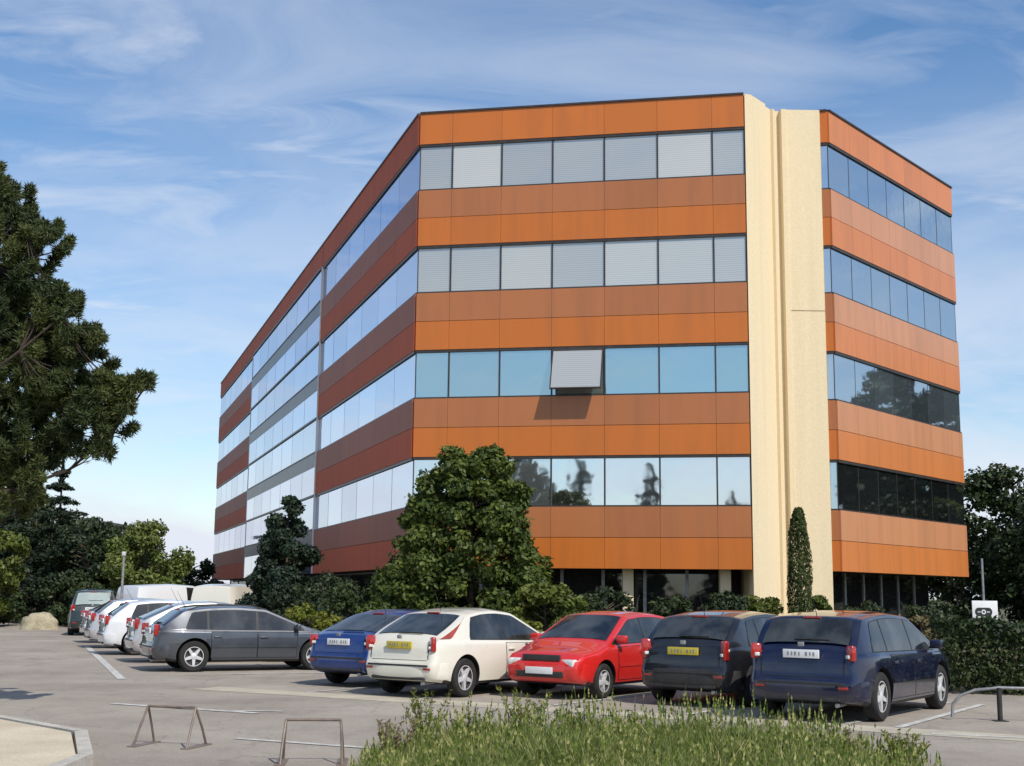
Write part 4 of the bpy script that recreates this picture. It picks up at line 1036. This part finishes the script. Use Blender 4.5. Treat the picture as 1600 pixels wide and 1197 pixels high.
hoop('brown steel hoop barrier on the asphalt, left one near the pale pavement', (-3.98, 14.75), (-3.42, 14.6), .42, .22)
hoop('brown steel hoop barrier on the asphalt, right one near the grass verge', (-2.22, 13.35), (-1.68, 13.4), .42, .22)
root = empty('hoop_barrier', (6.85, 18.55, 0)); tag(root, 'grey curved rail on a dark post, at the right edge beside the navy car', 'barrier')
mb = MB(); mb.tube([(-.62, .2, .04), (-.60, .2, .22), (-.5, .18, .34), (-.3, .13, .42), (0, .05, .46), (.4, -.05, .46), (.75, -.12, .42), (.95, -.15, .3), (1.0, -.16, .02)], .022, 10); mb.build('rail', [M['steel']], root, smooth=40)
mb = MB(); mb.tube([(0, .05, 0), (0, .05, .46)], .035, 10); mb.box((-.09, -.04, .0), (.09, .14, .015)); mb.build('post', [M['trim']], root, smooth=40)
# white sign by the hedge
root = empty('sign', (9.05, 25.1, 0), R(4)); tag(root, 'white rectangular sign with a black emblem on a slim post by the hedge', 'sign')
mb = MB(); mb.tube([(0, .03, 0), (0, .03, 2.45)], .022, 8); mb.build('post', [M['steel']], root)
bd = rbox('board', (0, 0, 1.45), (.50, .02, .40), mottled('sign_white', (.8, .8, .78), (.74, .74, .72), 5, .5), root, .006)
mb = MB()
n_ = 20; rr = .085; pts = [( .115 + rr * math.cos(t), rr * math.sin(t)) for t in [-math.pi / 2 + math.pi * k / n_ for k in range(n_ + 1)]] + [(-.115 + rr * math.cos(t), rr * math.sin(t)) for t in [math.pi / 2 + math.pi * k / n_ for k in range(n_ + 1)]]
pts = [(x * .85 - .03, z * .95) for x, z in pts]; mb.add([(x, -.0125, 1.44 + z) for x, z in pts], [tuple(range(len(pts)))], 0)
mb.build('emblem', [M['ink']], bd)
mb = MB(); ring_ = [(-.03 + .045 * math.cos(t), 1.44 + .045 * math.sin(t)) for t in [6.283 * k / 20 for k in range(20)]]; ri_ = [(-.03 + .022 * math.cos(t), 1.44 + .022 * math.sin(t)) for t in [6.283 * k / 20 for k in range(20)]]
mb.add([(x, -.0150, z) for x, z in ring_] + [(x, -.0150, z) for x, z in ri_], [(k, (k + 1) % 20, 20 + (k + 1) % 20, 20 + k) for k in range(20)])
mb.box((-.15, -.015, 1.432), (-.09, -.0125, 1.448)); mb.box((.03, -.015, 1.432), (.09, -.0125, 1.448))
mb.build('emblem_ring', [M['plate_white']], bd)
# slim pole at left
root = empty('lamp_post', (-14.2, 48.2, 0)); tag(root, 'slim pale lamp post just right of the dark green people carrier', 'lamp post')
mb = MB(); mb.tube([(0, 0, 0), (0, 0, 2.95)], [.06, .045], 8); mb.build('post', [M['steel']], root); rbox('lamp', (0, 0, 3.0), (.14, .14, .16), M['clear_lens'], root, .03)
# boulders
def rock(label, loc, d, seed):
    bm = bmesh.new(); bmesh.ops.create_icosphere(bm, subdivisions=4, radius=1)
    from mathutils import noise as mn
    for v in bm.verts:
        n = mn.fractal(v.co * 1.3 + Vector((seed, 0, 0)), 1, 2, 4); v.co *= 1 + .22 * n; v.co = Vector((v.co.x * d[0], v.co.y * d[1], max(-.05, v.co.z * d[2])))
    me = bpy.data.meshes.new('boulder'); bm.to_mesh(me); bm.free(); me.materials.append(M['stone']); o = bpy.data.objects.new('boulder', me); COL.objects.link(o); o.location = loc
    me.polygons.foreach_set('use_smooth', [True] * len(me.polygons)); return tag(o, label, 'boulder')
rock('pale rounded boulder at the left edge of the car park', (-19.9, 56, 0), (.85, .7, .72), 3.)
# dark roofed building far behind the left trees
root = empty('distant_building', (-23, 92, 0), R(8)); tag(root, 'low dark roofed building behind the left trees', 'building')
mb = MB(); mb.box((-9, 0, 0), (-3.2, 8, 5.6)); mb.build('wall', [M['core']], root)
mb = MB(); mb.add([(-9.6, -.5, 6.8), (-2.4, -.5, 5.7), (-2.4, 8.5, 5.7), (-9.6, 8.5, 6.8), (-9.6, -.5, 7.05), (-2.4, -.5, 5.95), (-2.4, 8.5, 5.95), (-9.6, 8.5, 7.05)], [(0, 3, 2, 1), (4, 5, 6, 7), (0, 1, 5, 4), (1, 2, 6, 5), (2, 3, 7, 6), (3, 0, 4, 7)]); mb.build('roof', [M['roof_grey']], root)
# far tree belt that closes the horizon
FB = 'trees far beyond the car park'
k = 0
for i, (px_, d, h) in enumerate([(-30, 75, 7.5), (-26.5, 73, 6.5), (-33, 70, 8), (-31, 84, 8), (-24.5, 76, 6.0), (-37, 84, 8.5), (-42, 92, 9), (29, 66, 6.5), (33.5, 74, 7), (39, 90, 8), (27.5, 80, 5.5), (23.6, 55, 4.2)]):
    broad_tree('broadleaf_tree', ['dark tree filling the gap under the pine', 'dark tree left of the small flat roofed building', 'dark tree at the left picture edge', 'tall dark tree behind the left conifers', 'dark tree under the flat dark roof', 'distant tree beyond the left picture edge', 'farthest tree beyond the left picture edge', 'distant tree right of the light green tree', 'distant tree beyond the right hand hedge', 'farthest tree at the right', 'distant dark tree behind the right end of the building', 'low dark tree directly behind the white sign'][i],
        'tree', (px_, d), 6.2, h, .3, LM['dark' if i % 3 else 'hedge'], .14, 9000, 300 + i, FB, nclump=45, trunk=.15)
